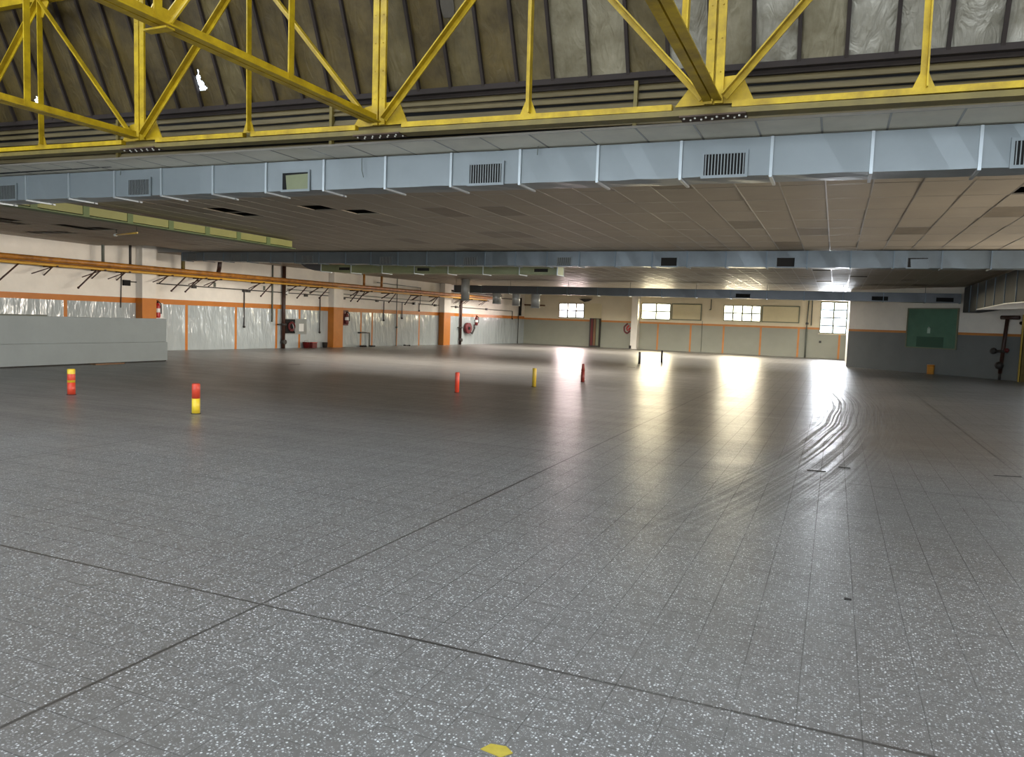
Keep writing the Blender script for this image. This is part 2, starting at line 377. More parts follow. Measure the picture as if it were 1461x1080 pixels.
# side wall: tall clerestory glazing in it lets daylight rake across the hall
cl = [(3.6, 9.6), (10.6, 16.6), (17.6, 23.6)]
sb = sorted({0, RW.L, *[v for c in cl for v in c]})
mb = wall_grid(RW, sb, [0, 2.0, 3.35, 8.8], lambda s, z: 0, lambda s, z: 2.0 < z < 3.35 and any(a < s < b for a, b in cl))
struct('wall_side', mb, [M['plain']], 'plain side wall with a row of clerestory windows', 'wall')
KW = Frame((-27.0, -2.6), (7.3, -2.6), (0, 1))
doors = [(10.5, 16.5), (18.0, 24.0), (25.5, 31.5)]
sb = sorted({0, KW.L, *[v for c in doors for v in c]})
mb = wall_grid(KW, sb, [0, 0.9, 4.2, 8.8], lambda s, z: 0, lambda s, z: 0.9 < z < 4.2 and any(a < s < b for a, b in doors))
struct('wall_back', mb, [M['plain']], 'plain wall with wide openings closing the front hall', 'wall')

# roofs
mb = MB(); mb.box(-26, 8, 8.2, 52, 4.12, 4.2)
struct('ceiling_deck', mb, [M['deck']], 'dark roof deck above the hung ceiling', 'ceiling')
SKX0, SKX1, SKY0, SKY1 = -14.0, 6.0, 0.5, 4.5
mb = MB()
for (x0, x1, y0, y1) in ((-27, SKX0, -10.4, 6.4), (SKX1, 7.3, -10.4, 6.4), (SKX0, SKX1, -10.4, SKY0), (SKX0, SKX1, SKY1, 6.4)):
    mb.box(x0, x1, y0, y1, 8.55, 8.75)
struct('ceiling_roof', mb, [M['deck']], 'high roof of the front hall with a long skylight', 'ceiling')

# hung ceiling
def zc(x, y):
    t = max(0.0, min(1.0, (20.0 - y) / 12.0))
    return 3.6 + t * (-0.006 * x - 0.012)
TX, TY = 0.59, 1.18
XN0, XN1 = -40, 13            # tile columns, x = -0.25 + TX*k
def tx(k): return -0.25 + TX * k
holes = [(-12.0, 12.2), (-12.0, 12.8), (-11.6, 12.8), (-9.3, 12.2), (-8.8, 12.8), (2.35, 12.2), (-19.6, 12.2), (-19.6, 12.8), (-20.1, 12.8), (-20.1, 13.3), (-18.9, 13.9), (-18.9, 14.5), (-18.3, 14.5),
         (-20.6, 14.9), (-21.2, 14.9), (-21.2, 15.2), (-21.7, 15.2), (-0.8, 27.0), (0.45, 30.1), (-0.7, 33.0), (2.2, 31.4)]
def tile_bay(name, rows, label, skip=None):
    mb = MB(); grid = MB()
    for a, b in zip(rows, rows[1:]):
        for k in range(XN0, XN1):
            x0, x1 = tx(k), tx(k + 1); xm, ym = (x0 + x1) / 2, (a + b) / 2
            if skip and skip(xm, ym): continue
            d = [random.uniform(-0.0015, 0.0015) for _ in range(3)]
            zz = lambda x, y: zc(x, y) + 0.012 + d[0] + d[1] * (x - xm) / 0.3 + d[2] * (y - ym) / 0.6
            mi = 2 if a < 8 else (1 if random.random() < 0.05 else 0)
            for c, d_ in ((a, ym), (ym, b)):
                if any(x0 <= hx < x1 and c <= hy < d_ for hx, hy in holes): continue
                mb.hexa([(x0, c, zz(x0, c)), (x1, c, zz(x1, c)), (x1, d_, zz(x1, d_)), (x0, d_, zz(x0, d_)),
                         (x0, c, zz(x0, c) + 0.018), (x1, c, zz(x1, c) + 0.018), (x1, d_, zz(x1, d_) + 0.018), (x0, d_, zz(x0, d_) + 0.018)], mi)
    y0, y1 = rows[0], rows[-1]
    for k in range(XN0, XN1 + 1):
        for a, b in zip(rows, rows[1:]):
            if skip and skip(tx(k), (a + b) / 2): continue
            grid.bar((tx(k), a, zc(tx(k), a) + .0155), (tx(k), b, zc(tx(k), b) + .0155), 0.02, 0.012)
    for yy in rows:
        for k in range(XN0, XN1):
            if skip and skip(tx(k), yy): continue
            grid.bar((tx(k), yy, zc(tx(k), yy) + .0155), (tx(k + 1), yy, zc(tx(k + 1), yy) + .0155), 0.02, 0.012)
    o = struct(name, mb, [M['tile'], M['tile_stained'], M['tile_front_lit']], label, 'ceiling')
    g = grid.build('ceiling_grid', M['tbar'], o, 'thin metal bars between the tiles', 'structure')
    return o
rowsA = [7.75] + [8.96 + TY * i for i in range(10)]           # 8.96 ... 19.58
rowsB = [rowsA[-1] + TY * i for i in range(14)]
rowsC = [rowsB[-1] + TY * i for i in range(13)]
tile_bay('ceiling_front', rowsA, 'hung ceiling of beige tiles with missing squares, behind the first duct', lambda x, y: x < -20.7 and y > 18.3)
tile_bay('ceiling_middle', rowsB, 'hung ceiling of glossy tiles between the second and third ducts', lambda x, y: (x < -20.7 and y < 20.6) or (-19.0 < x < -5.5 and 23.0 < y < 24.4))  # second skipped area is a slot for an added hidden light
tile_bay('ceiling_rear', rowsC, 'hung ceiling of tiles above the far windows, with a long slot for an added light', lambda x, y: -19.5 < x < -0.5 and 40.3 < y < 41.7)
mb = MB()
for k in range(XN0, XN1): mb.bar((tx(k), 7.74, zc(tx(k), 7.74) + 0.015), (tx(k + 1), 7.74, zc(tx(k + 1), 7.74) + 0.015), 0.015, 0.025)
struct('trim_1', mb, M['tbar'], 'pale edge trim along the front of the hung ceiling', 'trim')

# ------------------------------------------------------------------ sloped glazing and louvers of the saw-tooth roof
GY, SLOPE = 8.05, Vector((0, -0.392, 0.92))
def gz(x): return 4.215 - 0.0155 * x
def gp(x, t, n=0.0): return Vector((x, GY, gz(x))) + SLOPE * t + Vector((0, -0.92, -0.392)) * n
win5 = bpy.data.objects.new('window_5', None); C.objects.link(win5); win5['kind'] = 'structure'; win5['category'] = 'window'
win5['label'] = 'steep saw-tooth roof light covered with dull foil sheets between brown mullions'
MP = 0.424; GL = 4.75
mull = [2.05 - MP * i for i in range(48)]
gaps = {-8.05: (0.22, 0.50, 0.05), -11.33: (0.20, 0.36, 0.05)}
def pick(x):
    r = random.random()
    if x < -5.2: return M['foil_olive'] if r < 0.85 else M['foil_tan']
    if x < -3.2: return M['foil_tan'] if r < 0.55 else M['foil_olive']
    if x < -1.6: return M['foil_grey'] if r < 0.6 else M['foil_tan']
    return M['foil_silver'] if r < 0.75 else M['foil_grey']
for i in range(len(mull) - 1):
    x1, x0 = mull[i], mull[i + 1]; xm = (x0 + x1) / 2
    mb = MB(); NS = 14
    # foil sheet, sagging a little between the mullions
    hole = None
    for hx, h in gaps.items():
        if x0 <= hx < x1: hole = h + (hx,)
    nx = 24 if hole else 7
    ts = [GL * j / 30 for j in range(31)]
    if hole: ts = sorted(set([t for t in ts if t < hole[0] - .05 or t > hole[1] + .05] + [hole[0] + (hole[1] - hole[0]) * q / 16 for q in range(17)]))
    sag = random.uniform(0.008, 0.03); ph = random.uniform(0, 6)
    def P(u, t): return gp(x0 + (x1 - x0) * u, t, sag * math.sin(PI * u) * (1 + 0.5 * math.sin(2.1 * t + ph)))
    us = [j / nx for j in range(nx + 1)]
    for a, b in zip(ts, ts[1:]):
        for u0, u1 in zip(us, us[1:]):
            if hole and hole[0] - 1e-4 <= a and b <= hole[1] + 1e-4:
                tm = ((a + b) / 2 - hole[0]) / (hole[1] - hole[0]); um = x0 + (x1 - x0) * (u0 + u1) / 2
                if abs(um - hole[3] - 0.02 * math.sin(9 * tm)) < 0.095 * (min(1.0, 6 * tm + .5)) * (1.05 - tm) ** 0.8 + 0.012 * math.sin(23 * tm): continue
            mb.add([P(u0, a), P(u1, a), P(u1, b), P(u0, b)], [(0, 1, 2, 3)], 0, True)
            mb.add([P(u0, a) + Vector((0, 0.02, 0.01)), P(u0, b) + Vector((0, 0.02, 0.01)), P(u1, b) + Vector((0, 0.02, 0.01)), P(u1, a) + Vector((0, 0.02, 0.01))], [(0, 1, 2, 3)], 0, True)
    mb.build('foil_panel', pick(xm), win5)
for x in mull:
    mb = MB(); mb.bar(gp(x, -0.02, 0.02), gp(x, GL, 0.02), 0.035, 0.05, up=(0, 1, 0.4)); mb.build('mullion', M['mullion'], win5)
mb = MB(); mb.bar(gp(-18, -0.02, 0.015), gp(2.1, -0.02, 0.015), 0.07, 0.06); mb.bar(gp(-18, -0.09, 0.0), gp(2.1, -0.09, 0.0), 0.05, 0.04)
mb.build('sill', M['mullion'], win5)
# dark oval patch stuck on one sheet
mb = MB()
pts = []
for q in range(16):
    a = 2 * PI * q / 16; pts.append(gp(-4.19 + 0.085 * math.cos(a), 0.88 + 0.17 * max(-0.8, min(0.8, 1.2 * math.sin(a))), 0.045))
mb.prism(pts, (0, -0.006, -0.003)); mb.build('dark_patch', M['deck'], win5, 'dark oval patch on a foil sheet')
# weathered roof skin on the outside keeps the rest dark
mb = MB(); mb.quad(gp(-18, -0.3, -0.12), gp(-11.75, -0.3, -0.12), gp(-11.75, GL, -0.12), gp(-18, GL, -0.12))
mb.quad(gp(2.1, -0.3, -0.02), gp(7.3, -0.3, -0.02), gp(7.3, GL, -0.02), gp(2.1, GL, -0.02))
mb.quad(gp(-27, -0.3, -0.02), gp(-17.9, -0.3, -0.02), gp(-17.9, GL, -0.02), gp(-27, GL, -0.02))
struct('ceiling_slope', mb, M['foil_olive'], 'blank sloping roof cladding beyond the roof light', 'ceiling')

posts = [2.1, -2.1, -6.0, -9.75, -13.6, -17.8]
bank_words = ['louver bank of long olive slats with an orange gap, at the silver foil end', 'louver bank of olive slats, one slat split, between the second and third truss posts',
              'louver bank of olive slats below the tan foil sheets', 'louver bank of olive slats behind the bolted joint below the torn foil',
              'louver bank with its lower slats missing and black gaps']
for i, (x1, x0) in enumerate(zip(posts, posts[1:])):
    t = thing('louver_bank', bank_words[i], 'louver', ((x0 + x1) / 2, GY, 3.62), 'louver banks under the roof light')
    sm = MB(); P_ = 0.088
    for k in range(6):
        if gz(x1) - 0.135 - P_ * k < 3.665: continue
        if i == 4 and k in (1, 2): continue
        if i == 4 and k == 0: continue
        za, zb_ = gz(x0 + .02) - 0.135 - P_ * k, gz(x1 - .02) - 0.135 - P_ * k
        if k == 0: pass
        sag = random.uniform(-0.012, 0.006); xa, xb = x0 + 0.02, x1 - 0.02
        if i == 1 and k == 1: zb_ -= 0.0; za += 0.03
        for q in range(4):
            f0, f1 = q / 4, (q + 1) / 4
            z0 = za + (zb_ - za) * f0 + sag * math.sin(PI * f0); z1 = za + (zb_ - za) * f1 + sag * math.sin(PI * f1)
            a0, a1 = xa + (xb - xa) * f0, xa + (xb - xa) * f1
            sm.hexa([(a0, GY + 0.0, z0 - 0.036), (a1, GY + 0.0, z1 - 0.036), (a1, GY + 0.012, z1 - 0.040), (a0, GY + 0.012, z0 - 0.040),
                     (a0, GY + 0.045, z0 + 0.036), (a1, GY + 0.045, z1 + 0.036), (a1, GY + 0.057, z1 + 0.032), (a0, GY + 0.057, z0 + 0.032)])
    sm.build('slats', M['louver'], t)
    pm = MB(); pm.box(x1 - 0.02, x1 + 0.02, GY - 0.03, GY + 0.03, 3.68, gz(x1) - 0.08); pm.build('divider_post', M['olive_steel'], t)
    if i == 0:
        om = mat('orange_gap_light', rgb(226, 190, 160), 0.5)  # pale colour painted as light coming through the slat gap
        for (a, b) in ((0.72, 0.86), (0.92, 1.06), (1.10, 1.27), (1.38, 1.41), (1.46, 1.53)):
            rm = MB(); rm.box(a, b, GY + 0.07, GY + 0.08, 3.845, 3.87)
            rm.build('gap_light_strip', om, t, 'pale orange strip painted as light between slats')
# back of the louvers: added black sheet paints the void dark and blocks stray sky
mb = MB(); mb.hexa([(-26, 8.16, 3.66), (8, 8.16, 3.66), (8, 8.2, 3.66), (-26, 8.2, 3.66), (-26, 8.16, gz(-26) + .03), (8, 8.16, gz(8) + .03), (8, 8.2, gz(8) + .03), (-26, 8.2, gz(-26) + .03)]); struct('wall_void', mb, M['black'], 'added black sheet behind the louvers for the dark roof void', 'wall')

# ------------------------------------------------------------------ yellow roof trusses
TY0 = 7.3
def tz(x): return 3.645 - 0.0125 * (x + 1.2) if x < 0.6 else 3.62
joints = [-12.09, -8.45, -4.81, -1.17, 2.47]
mids = [-10.29, -6.63, -3.01, 0.545]
tr = thing('roof_truss', 'long yellow lattice truss spanning above the front edge of the hung ceiling', 'truss', (-4.81, TY0, 3.6))
ZT = 5.62
mb = MB()
xs = [-13.0, -12.09, -10.29, -8.45, -6.63, -4.81, -3.01, -1.6]
pieces = [(-13.0, -8.75), (-8.15, -6.72), (-6.6, -5.1), (-4.5, -1.55), (-1.0, 2.6)]
for a, b in pieces:
    mb.bar((a, TY0, tz(a)), (b, TY0, tz(b)), 0.07, 0.055)
mb.build('bottom_chord', M['yellow'], tr)
mb = MB(); mb.bar((-13, TY0 + 0.04, tz(-13) - 0.075), (2.6, TY0 + 0.04, tz(2.6) - 0.075), 0.16, 0.05); mb.bar((-13, TY0 + 0.11, tz(-13) - 0.03), (2.6, TY0 + 0.11, tz(2.6) - 0.03), 0.02, 0.14)
mb.build('bottom_plate', M['olive_steel'], tr, 'dirty brown steel plate under the yellow chord')
mb = MB(); mb.angle((-13, TY0, ZT + 0.14), (2.6, TY0, ZT - 0.03), 0.1, 0.02); mb.build('top_chord', M['yellow'], tr)
def ztop(x): return ZT - 0.011 * (x + 3)
for x in joints[:]:
    mb = MB()
    for sgn in (-1, 1):
        mb.bar((x + sgn * 0.047, TY0, tz(x) + 0.02), (x + sgn * 0.047 - 0.02, TY0, ztop(x) + 0.9), 0.074, 0.03, up=(0, -1, 0))
        for q in range(6): mb.ball((x + sgn * 0.05 - 0.002 * q, TY0 - 0.016, tz(x) + 0.3 + 0.3 * q), 0.008, 6)
    mb.bar((x, TY0 + 0.03, tz(x) + 0.02), (x - 0.02, TY0 + 0.03, ztop(x) + 0.9), 0.05, 0.01, up=(0, -1, 0))
    mb.build('main_post', M['yellow'], tr)
for x in mids:
    mb = MB(); mb.angle((x, TY0 - 0.02, tz(x) + 0.03), (x - 0.02, TY0 - 0.02, ztop(x)), 0.06, 0.014, up=(0, -1, 0))
    mb.build('hanger_post', M['yellow'], tr)
    g = MB(); g.prism([(x - 0.09, TY0 - 0.03, tz(x) + 0.02), (x + 0.09, TY0 - 0.03, tz(x) + 0.02), (x + 0.035, TY0 - 0.03, tz(x) + 0.15), (x - 0.035, TY0 - 0.03, tz(x) + 0.15)], (0, 0.012, 0))
    g.build('small_gusset', M['yellow'], tr); g = MB()
    g.prism([(x - 0.16, TY0 - 0.03, ztop(x) - 0.02), (x - 0.05, TY0 - 0.03, ztop(x) - 0.2), (x + 0.05, TY0 - 0.03, ztop(x) - 0.2), (x + 0.16, TY0 - 0.03, ztop(x) - 0.02), (x + 0.12, TY0 - 0.03, ztop(x) + 0.1), (x - 0.12, TY0 - 0.03, ztop(x) + 0.1)], (0, 0.012, 0))
    g.build('small_gusset', M['yellow'], tr)
for j, x in enumerate(joints):
    for mx_ in mids:
        if abs(mx_ - x) < 1.9:
            s_ = 1 if mx_ > x else -1
            mb = MB(); mb.angle((x + s_ * 0.10, TY0 - 0.035, tz(x) + 0.06), (mx_, TY0 - 0.035, ztop(mx_)), 0.062, 0.014, up=(0, -1, 0), flip=-s_)
            mb.build('diagonal', M['yellow'], tr)
    g = MB(); z0 = tz(x)
    g.prism([(x - 0.36, TY0 + 0.02, z0 + 0.02), (x + 0.36, TY0 + 0.02, z0 + 0.02), (x + 0.24, TY0 + 0.02, z0 + 0.27), (x + 0.03, TY0 + 0.02, z0 + 0.26), (x - 0.2, TY0 + 0.02, z0 + 0.23)], (0, 0.014, 0))
    gp_ = g.build('gusset_plate', M['yellow'], tr)
    for q in range(12):
        b = MB(); b.ball((x - 0.26 + 0.05 * q, TY0 - 0.02 + 0.06 * (q % 2), z0 - 0.105), 0.0125, 6)
        b.build('bolt', M['bolt'], gp_)
    sp = MB(); sp.box(x - 0.3, x + 0.3, TY0 - 0.06, TY0 + 0.12, z0 - 0.10, z0 - 0.085); sp.build('splice_plate', M['rust'], gp_)

cross_words = {-8.45: 'yellow cross truss running towards the camera from the joint below the torn foil', -4.81: 'yellow cross truss sloping in view across the tallest double post',
               -1.17: 'yellow cross truss meeting the post in front of the silver foil'}
for x in (-8.45, -4.81, -1.17):
    z = tz(x); t = thing('cross_truss', cross_words[x], 'truss', (x, 4, 3.6), 'cross trusses running into the front hall')
    mb = MB()
    for sgn in (-1, 1): mb.angle((x + sgn * 0.045, 7.22, z + 0.03), (x + sgn * 0.045, -2.55, z + 0.03), 0.075, 0.014, flip=sgn)
    mb.build('lower_chord', M['yellow'], t)
    mb = MB()
    for sgn in (-1, 1): mb.angle((x + sgn * 0.045, 7.1, 5.75), (x + sgn * 0.045, -2.55, 5.75), 0.07, 0.014, flip=sgn)
    mb.build('upper_chord', M['yellow'], t)
    for k in range(6):
        y = 5.82 - 1.5 * k
        p = MB(); p.angle((x, y, z + 0.05), (x, y, 5.75), 0.058, 0.014, up=(0, -1, 0)); p.build('hanger_post', M['yellow'], t)
        if k:
            d = MB(); d.angle((x, y + 0.05, z + 0.06), (x, y + 1.45, 5.75), 0.055, 0.014, up=(1, 0, 0)); d.build('diagonal', M['yellow'], t)
    for k in (1, 3):
        y = 5.82 - 1.5 * k; c = MB()
        c.box(x - 0.12, x + 0.12, y - 0.04, y + 0.04, z - 0.022, z - 0.008); c.prism([(x - 0.006, y - 0.1, z + 0.05), (x - 0.006, y + 0.14, z + 0.05), (x - 0.006, y + 0.12, z + 0.16), (x - 0.006, y - 0.05, z + 0.16)], (0.012, 0, 0))
        c.build('clip_plate', M['yellow'], t)

# ------------------------------------------------------------------ air ducts
def duct(t, xs, y0, y1, zb, zt, grilles, mats, jit=0.006, missing=(), gw=0.42, gh=0.22, dark=(), flw=0.03):
    sheet, fl = mats
    for a, b in zip(xs, xs[1:]):
        mb = MB(); j = lambda: random.uniform(-jit, jit)
        n = 4
        # a sheet-metal box with slightly dented underside
        A = [(a + (b - a) * q / n) for q in range(n + 1)]
        prof = []
        for q, x in enumerate(A):
            e = 0 if q in (0, n) else 1
            prof.append([Vector((x, y0 + e * j(), zb(x) + e * j())), Vector((x, (y0 + y1) / 2, zb(x) + e * (j() * 2 - 0.004))), Vector((x, y1, zb(x) + e * j())), Vector((x, y1, zt(x))), Vector((x, y0 + e * j(), zt(x)))])
        for p, q in zip(prof, prof[1:]):
            for k in range(5):
                k2 = (k + 1) % 5; mb.quad(p[k], p[k2], q[k2], q[k])
        mb.f.append([0, 1, 2, 3]) if False else None
        for p in (prof[0], prof[-1]): mb.add(p, [(0, 1, 2, 3, 4)])
        mb.build('duct_section', sheet, t)
    for x in xs:
        f = MB(); e = 0.022
        za, zt_ = zb(x), zt(x)
        f.box(x - flw / 2, x + flw / 2, y0 - e, y0 - 0.001, za - e, zt_); f.box(x - flw / 2, x + flw / 2, y0 - 0.001, y1 + e + 0.05, za - e, za - 0.001)
        f.box(x - flw / 2, x + flw / 2, y1 + 0.001, y1 + e, za - e, zt_)
        f.build('flange', fl, t)
    for gx in grilles:
        zc_ = zb(gx) + 0.125; w, h = gw, gh; yF = y0 - 0.012
        g = MB()
        for (p, q) in (((gx - w / 2 - .03, zc_ + h / 2), (gx + w / 2 + .03, zc_ + h / 2 + .03)), ((gx - w / 2 - .03, zc_ - h / 2 - .03), (gx + w / 2 + .03, zc_ - h / 2)),
                       ((gx - w / 2 - .03, zc_ - h / 2), (gx - w / 2, zc_ + h / 2)), ((gx + w / 2, zc_ - h / 2), (gx + w / 2 + .03, zc_ + h / 2))):
            g.box(p[0], q[0], yF - 0.012, yF + 0.008, p[1], q[1])
        fr = g.build('grille', sheet, t)
        bk = MB(); bk.box(gx - w / 2, gx + w / 2, yF - 0.002, yF + 0.006, zc_ - h / 2, zc_ + h / 2); bk.build('grille_dark_plate', M['black'], fr, 'black plate painted for the dark behind the blades')  # black plate stands in for the unlit inside of the duct
        if gx in missing:
            pl = MB(); pl.prism([(gx - w / 2 + 0.07, yF - 0.004, zc_ - h / 2), (gx + w / 2, yF - 0.004, zc_ - h / 2), (gx + w / 2, yF - 0.004, zc_ + h / 2 - 0.02), (gx - w / 2 + 0.05, yF - 0.004, zc_ + h / 2 - 0.03)], (0, -0.004, 0))
            pl.build('blanking_plate', M['duct_green'] if gx < 0 else M['duct_mid'], fr, 'bent plate closing the grille hole')
        elif gx not in dark:
            bl = MB(); nb = 13
            for q in range(nb):
                xx = gx - w / 2 + w * (q + 0.5) / nb; bl.box(xx - .005, xx + .005, yF - .009, yF - .003, zc_ - h / 2, zc_ + h / 2)
            bl.build('blades', M['grille'], fr)
x1s = [-16.9, -16.0, -15.0, -14.1, -13.15, -12.19, -11.19, -10.19, -9.23, -8.24, -7.29, -6.33, -5.38, -4.44, -3.53, -2.58, -1.65, -0.72, 0.22, 1.14, 2.1, 3.05, 4.0]
t = thing('air_duct', 'first pale blue-grey sheet metal air duct hung under the ceiling edge, with light grilles', 'air duct', (-6, 8.55, 3.4), 'rectangular ducts across the hall')
z1 = lambda x: 3.19 - 0.0063 * x
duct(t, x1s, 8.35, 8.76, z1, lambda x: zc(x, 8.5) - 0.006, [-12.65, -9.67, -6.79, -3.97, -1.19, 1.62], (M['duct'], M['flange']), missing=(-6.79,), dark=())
w = MB(); w.path([(-5.72, 8.31, 3.60), (-5.71, 8.30, 3.45), (-5.69, 8.31, 3.36)], 0.005, 6); w.build('loose_wire', M['grey_pipe'], t)
w = MB(); w.path([(-10.02, 8.31, 3.66), (-10.02, 8.30, 3.56)], 0.005, 6); w.path([(-3.3, 8.31, 3.62), (-3.3, 8.30, 3.52)], 0.005, 6); w.build('loose_wire', M['grey_pipe'], t)
x2s = [-21.46, -20.45, -19.56, -18.5, -17.52, -16.51, -15.55, -14.51, -13.56, -12.57, -11.55, -10.57, -9.6, -8.62, -7.65, -6.69, -5.66, -4.64, -3.71, -2.72, -1.72, -0.76, 0.23, 1.17, 2.18, 3.17, 4.15]
t = thing('air_duct', 'second blue-grey air duct, streaked, with dark grilles and open end near the piped wall', 'air duct', (-8, 20.5, 3.4), 'rectangular ducts across the hall')
z2 = lambda x: 3.18 if x > -12 else 3.18 + 0.013 * (-12 - x)
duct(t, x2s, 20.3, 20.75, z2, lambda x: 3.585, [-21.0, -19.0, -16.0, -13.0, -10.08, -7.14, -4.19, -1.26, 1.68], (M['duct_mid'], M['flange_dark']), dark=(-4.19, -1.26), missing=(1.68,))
w = MB()
for x in (-21.3, -18.0, -14.0, -10.0, -6.0, -2.0, 2.0): w.tube((x, 20.52, 3.58), (x, 20.52, 3.66), 0.006, 6)
w.build('hanger_rods', M['grey_pipe'], t)
# branch duct behind the second one, rounded at its end
t = thing('branch_duct', 'olive-tinged branch duct with rounded end just behind the second duct', 'air duct', (-12, 22.4, 3.4), 'rectangular ducts across the hall')
xm_ = [-16.9 + 1.27 * i for i in range(8)]
duct(t, xm_, 22.2, 22.75, lambda x: 3.06 if x > -16.5 else 3.10, lambda x: 3.585, [-15.9, -12.75, -8.55], (M['duct_green'], M['flange']), dark=(-15.9, -12.75, -8.55), gw=0.46, gh=0.1)
mb = MB(); prev = None
for q in range(7):
    a = PI / 2 * q / 6; x = -16.9 - 1.0 * math.sin(a); zz = 3.10 + 0.45 * (1 - math.cos(a)); cur = [(x, 22.2, zz), (x, 22.75, zz), (x, 22.75, 3.585), (x, 22.2, 3.585)]
    if prev:
        for k in range(4): mb.quad(prev[k], prev[(k + 1) % 4], cur[(k + 1) % 4], cur[k])
    prev = cur
mb.build('rounded_end', M['duct_dark'], t)
# third duct
t = thing('air_duct', 'third dark duct hung low before the far windows', 'air duct', (-7, 35.5, 3.2), 'rectangular ducts across the hall')
x3s = [-18.4 + 1.55 * i for i in range(15)] + [4.55]
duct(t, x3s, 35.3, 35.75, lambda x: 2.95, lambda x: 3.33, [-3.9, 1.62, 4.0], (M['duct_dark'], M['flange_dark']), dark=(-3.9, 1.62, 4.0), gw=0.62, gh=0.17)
w = MB()
for x in x3s[::2]: w.tube((x, 35.5, 3.33), (x, 35.5, 3.61), 0.01, 6)
w.build('hanger_rods', M['grey_pipe'], t)
# side duct running back towards the camera
t = thing('side_duct', 'dark deep duct along the side, meeting the third duct beside the green board', 'air duct', (4.9, 29, 3.0))
for a, b in zip([22.0 + 1.6 * i for i in range(9)][:-1], [22.0 + 1.6 * i for i in range(9)][1:]):
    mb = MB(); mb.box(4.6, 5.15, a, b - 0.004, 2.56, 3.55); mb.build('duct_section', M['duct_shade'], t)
    mb = MB(); mb.box(4.575, 4.6, a - 0.02, a + 0.02, 2.54, 3.55); mb.build('flange', M['flange_dark'], t)
# vertical round spigots
spw = ['tallest galvanised round pipe hanging in front of the duct end', 'second galvanised drop pipe counted from the piped wall', 'shortened galvanised drop pipe beside the black downpipe', 'galvanised drop pipe hanging in front of the corner of the far wall']
for (x, y, zt_, zb_, r), wd in zip([(-17.45, 34.7, 3.6, 2.50, 0.22), (-16.05, 35.52, 2.949, 2.42, 0.22), (-14.98, 35.52, 2.949, 2.34, 0.2), (-13.92, 35.52, 2.949, 2.26, 0.22)], spw):
    t = thing('drop_pipe', wd, 'pipe', (x, y, zb_), 'round galvanised drop pipes')
    mb = MB(); mb.lathe((x, y, zb_), [(r - 0.02, 0.02), (r, 0), (r, zt_ - zb_)], 20); mb.build('tube', M['galv'], t)
    mb = MB(); mb.lathe((x, y, zb_), [(r + 0.008, 0.02), (r + 0.014, 0.03), (r + 0.008, 0.05)], 20); mb.build('rim_band', M['flange'], t)

# green hung beam
t = thing('hung_beam', 'pale green hung beam with dark green brackets under the ceiling', 'beam', (-14.3, 13.7, 3.4))
by = [8.8, 9.85, 10.95, 12.0, 13.1, 14.2, 15.25, 16.35, 17.4]
for a, b in zip(by, by[1:]):
    mb = MB(); mb.box(-14.42, -14.2, a + 0.07, b - 0.07, 3.43, 3.6); mb.build('panel', M['green_beam'], t)
for b in by[:-1]:
    mb = MB(); mb.box(-14.43, -14.185, b - 0.07, b + 0.07, 3.41, 3.6); mb.build('bracket', M['green_dark'], t)
mb = MB(); mb.box(-14.5, -14.17, 8.75, 17.45, 3.385, 3.41); mb.build('bottom_rail', M['green_dark'], t)

# loose fluorescent tube fitting
t = thing('tube_light', 'fluorescent tube with painted yellow glow hanging from the ceiling near the piped wall', 'light', (-17.6, 14.9, 3.5))
mb = MB(); mb.tube((-17.9, 14.7, 3.5), (-16.6, 14.25, 3.49), 0.022, 10); mb.build('tube', M['tube_lamp'], t)
mb = MB(); mb.tube((-18.02, 14.74, 3.5), (-17.88, 14.69, 3.5), 0.035, 10); mb.build('end_cap', M['cap_white'], t)
mb = MB(); mb.tube((-17.9, 14.7, 3.5), (-17.9, 14.7, 3.66), 0.008, 6); mb.tube((-16.65, 14.27, 3.49), (-16.65, 14.27, 3.66), 0.008, 6); mb.build('hanger_wire', M['grey_pipe'], t)
mb = MB(); mb.box(-15.15, -14.85, 13.6, 13.75, 3.56, 3.585)
tag(mb.build('ceiling_plate', M['white']), 'small white plate on the ceiling beside the green beam', 'plate')

# ------------------------------------------------------------------ long wall: pilasters, pipes, conduit, fire gear
pil_words = ['pilaster behind the low partition, white above an orange lower half', 'middle pilaster of the piped wall, white over an orange base', 'pilaster farthest along the piped wall, orange base']
for (ya, yb), wd in zip([(19.85, 20.42), (29.95, 30.62), (39.5, 40.2)], pil_words):
    t = thing('pilaster', wd, 'pillar', tuple(LW(sl((ya + yb) / 2), 0.2, 0)), 'pilasters of the piped wall'); t['kind'] = 'structure'
    mb = MB(); mb.boxf(LW, sl(ya), sl(yb), 0.0, 0.36, 0, BAND); mb.build('lower_shaft', M['orange'], t)
    mb = MB(); mb.boxf(LW, sl(ya), sl(yb), 0.0, 0.36, BAND, 5.0); mb.build('upper_shaft', M['white_wall'], t)

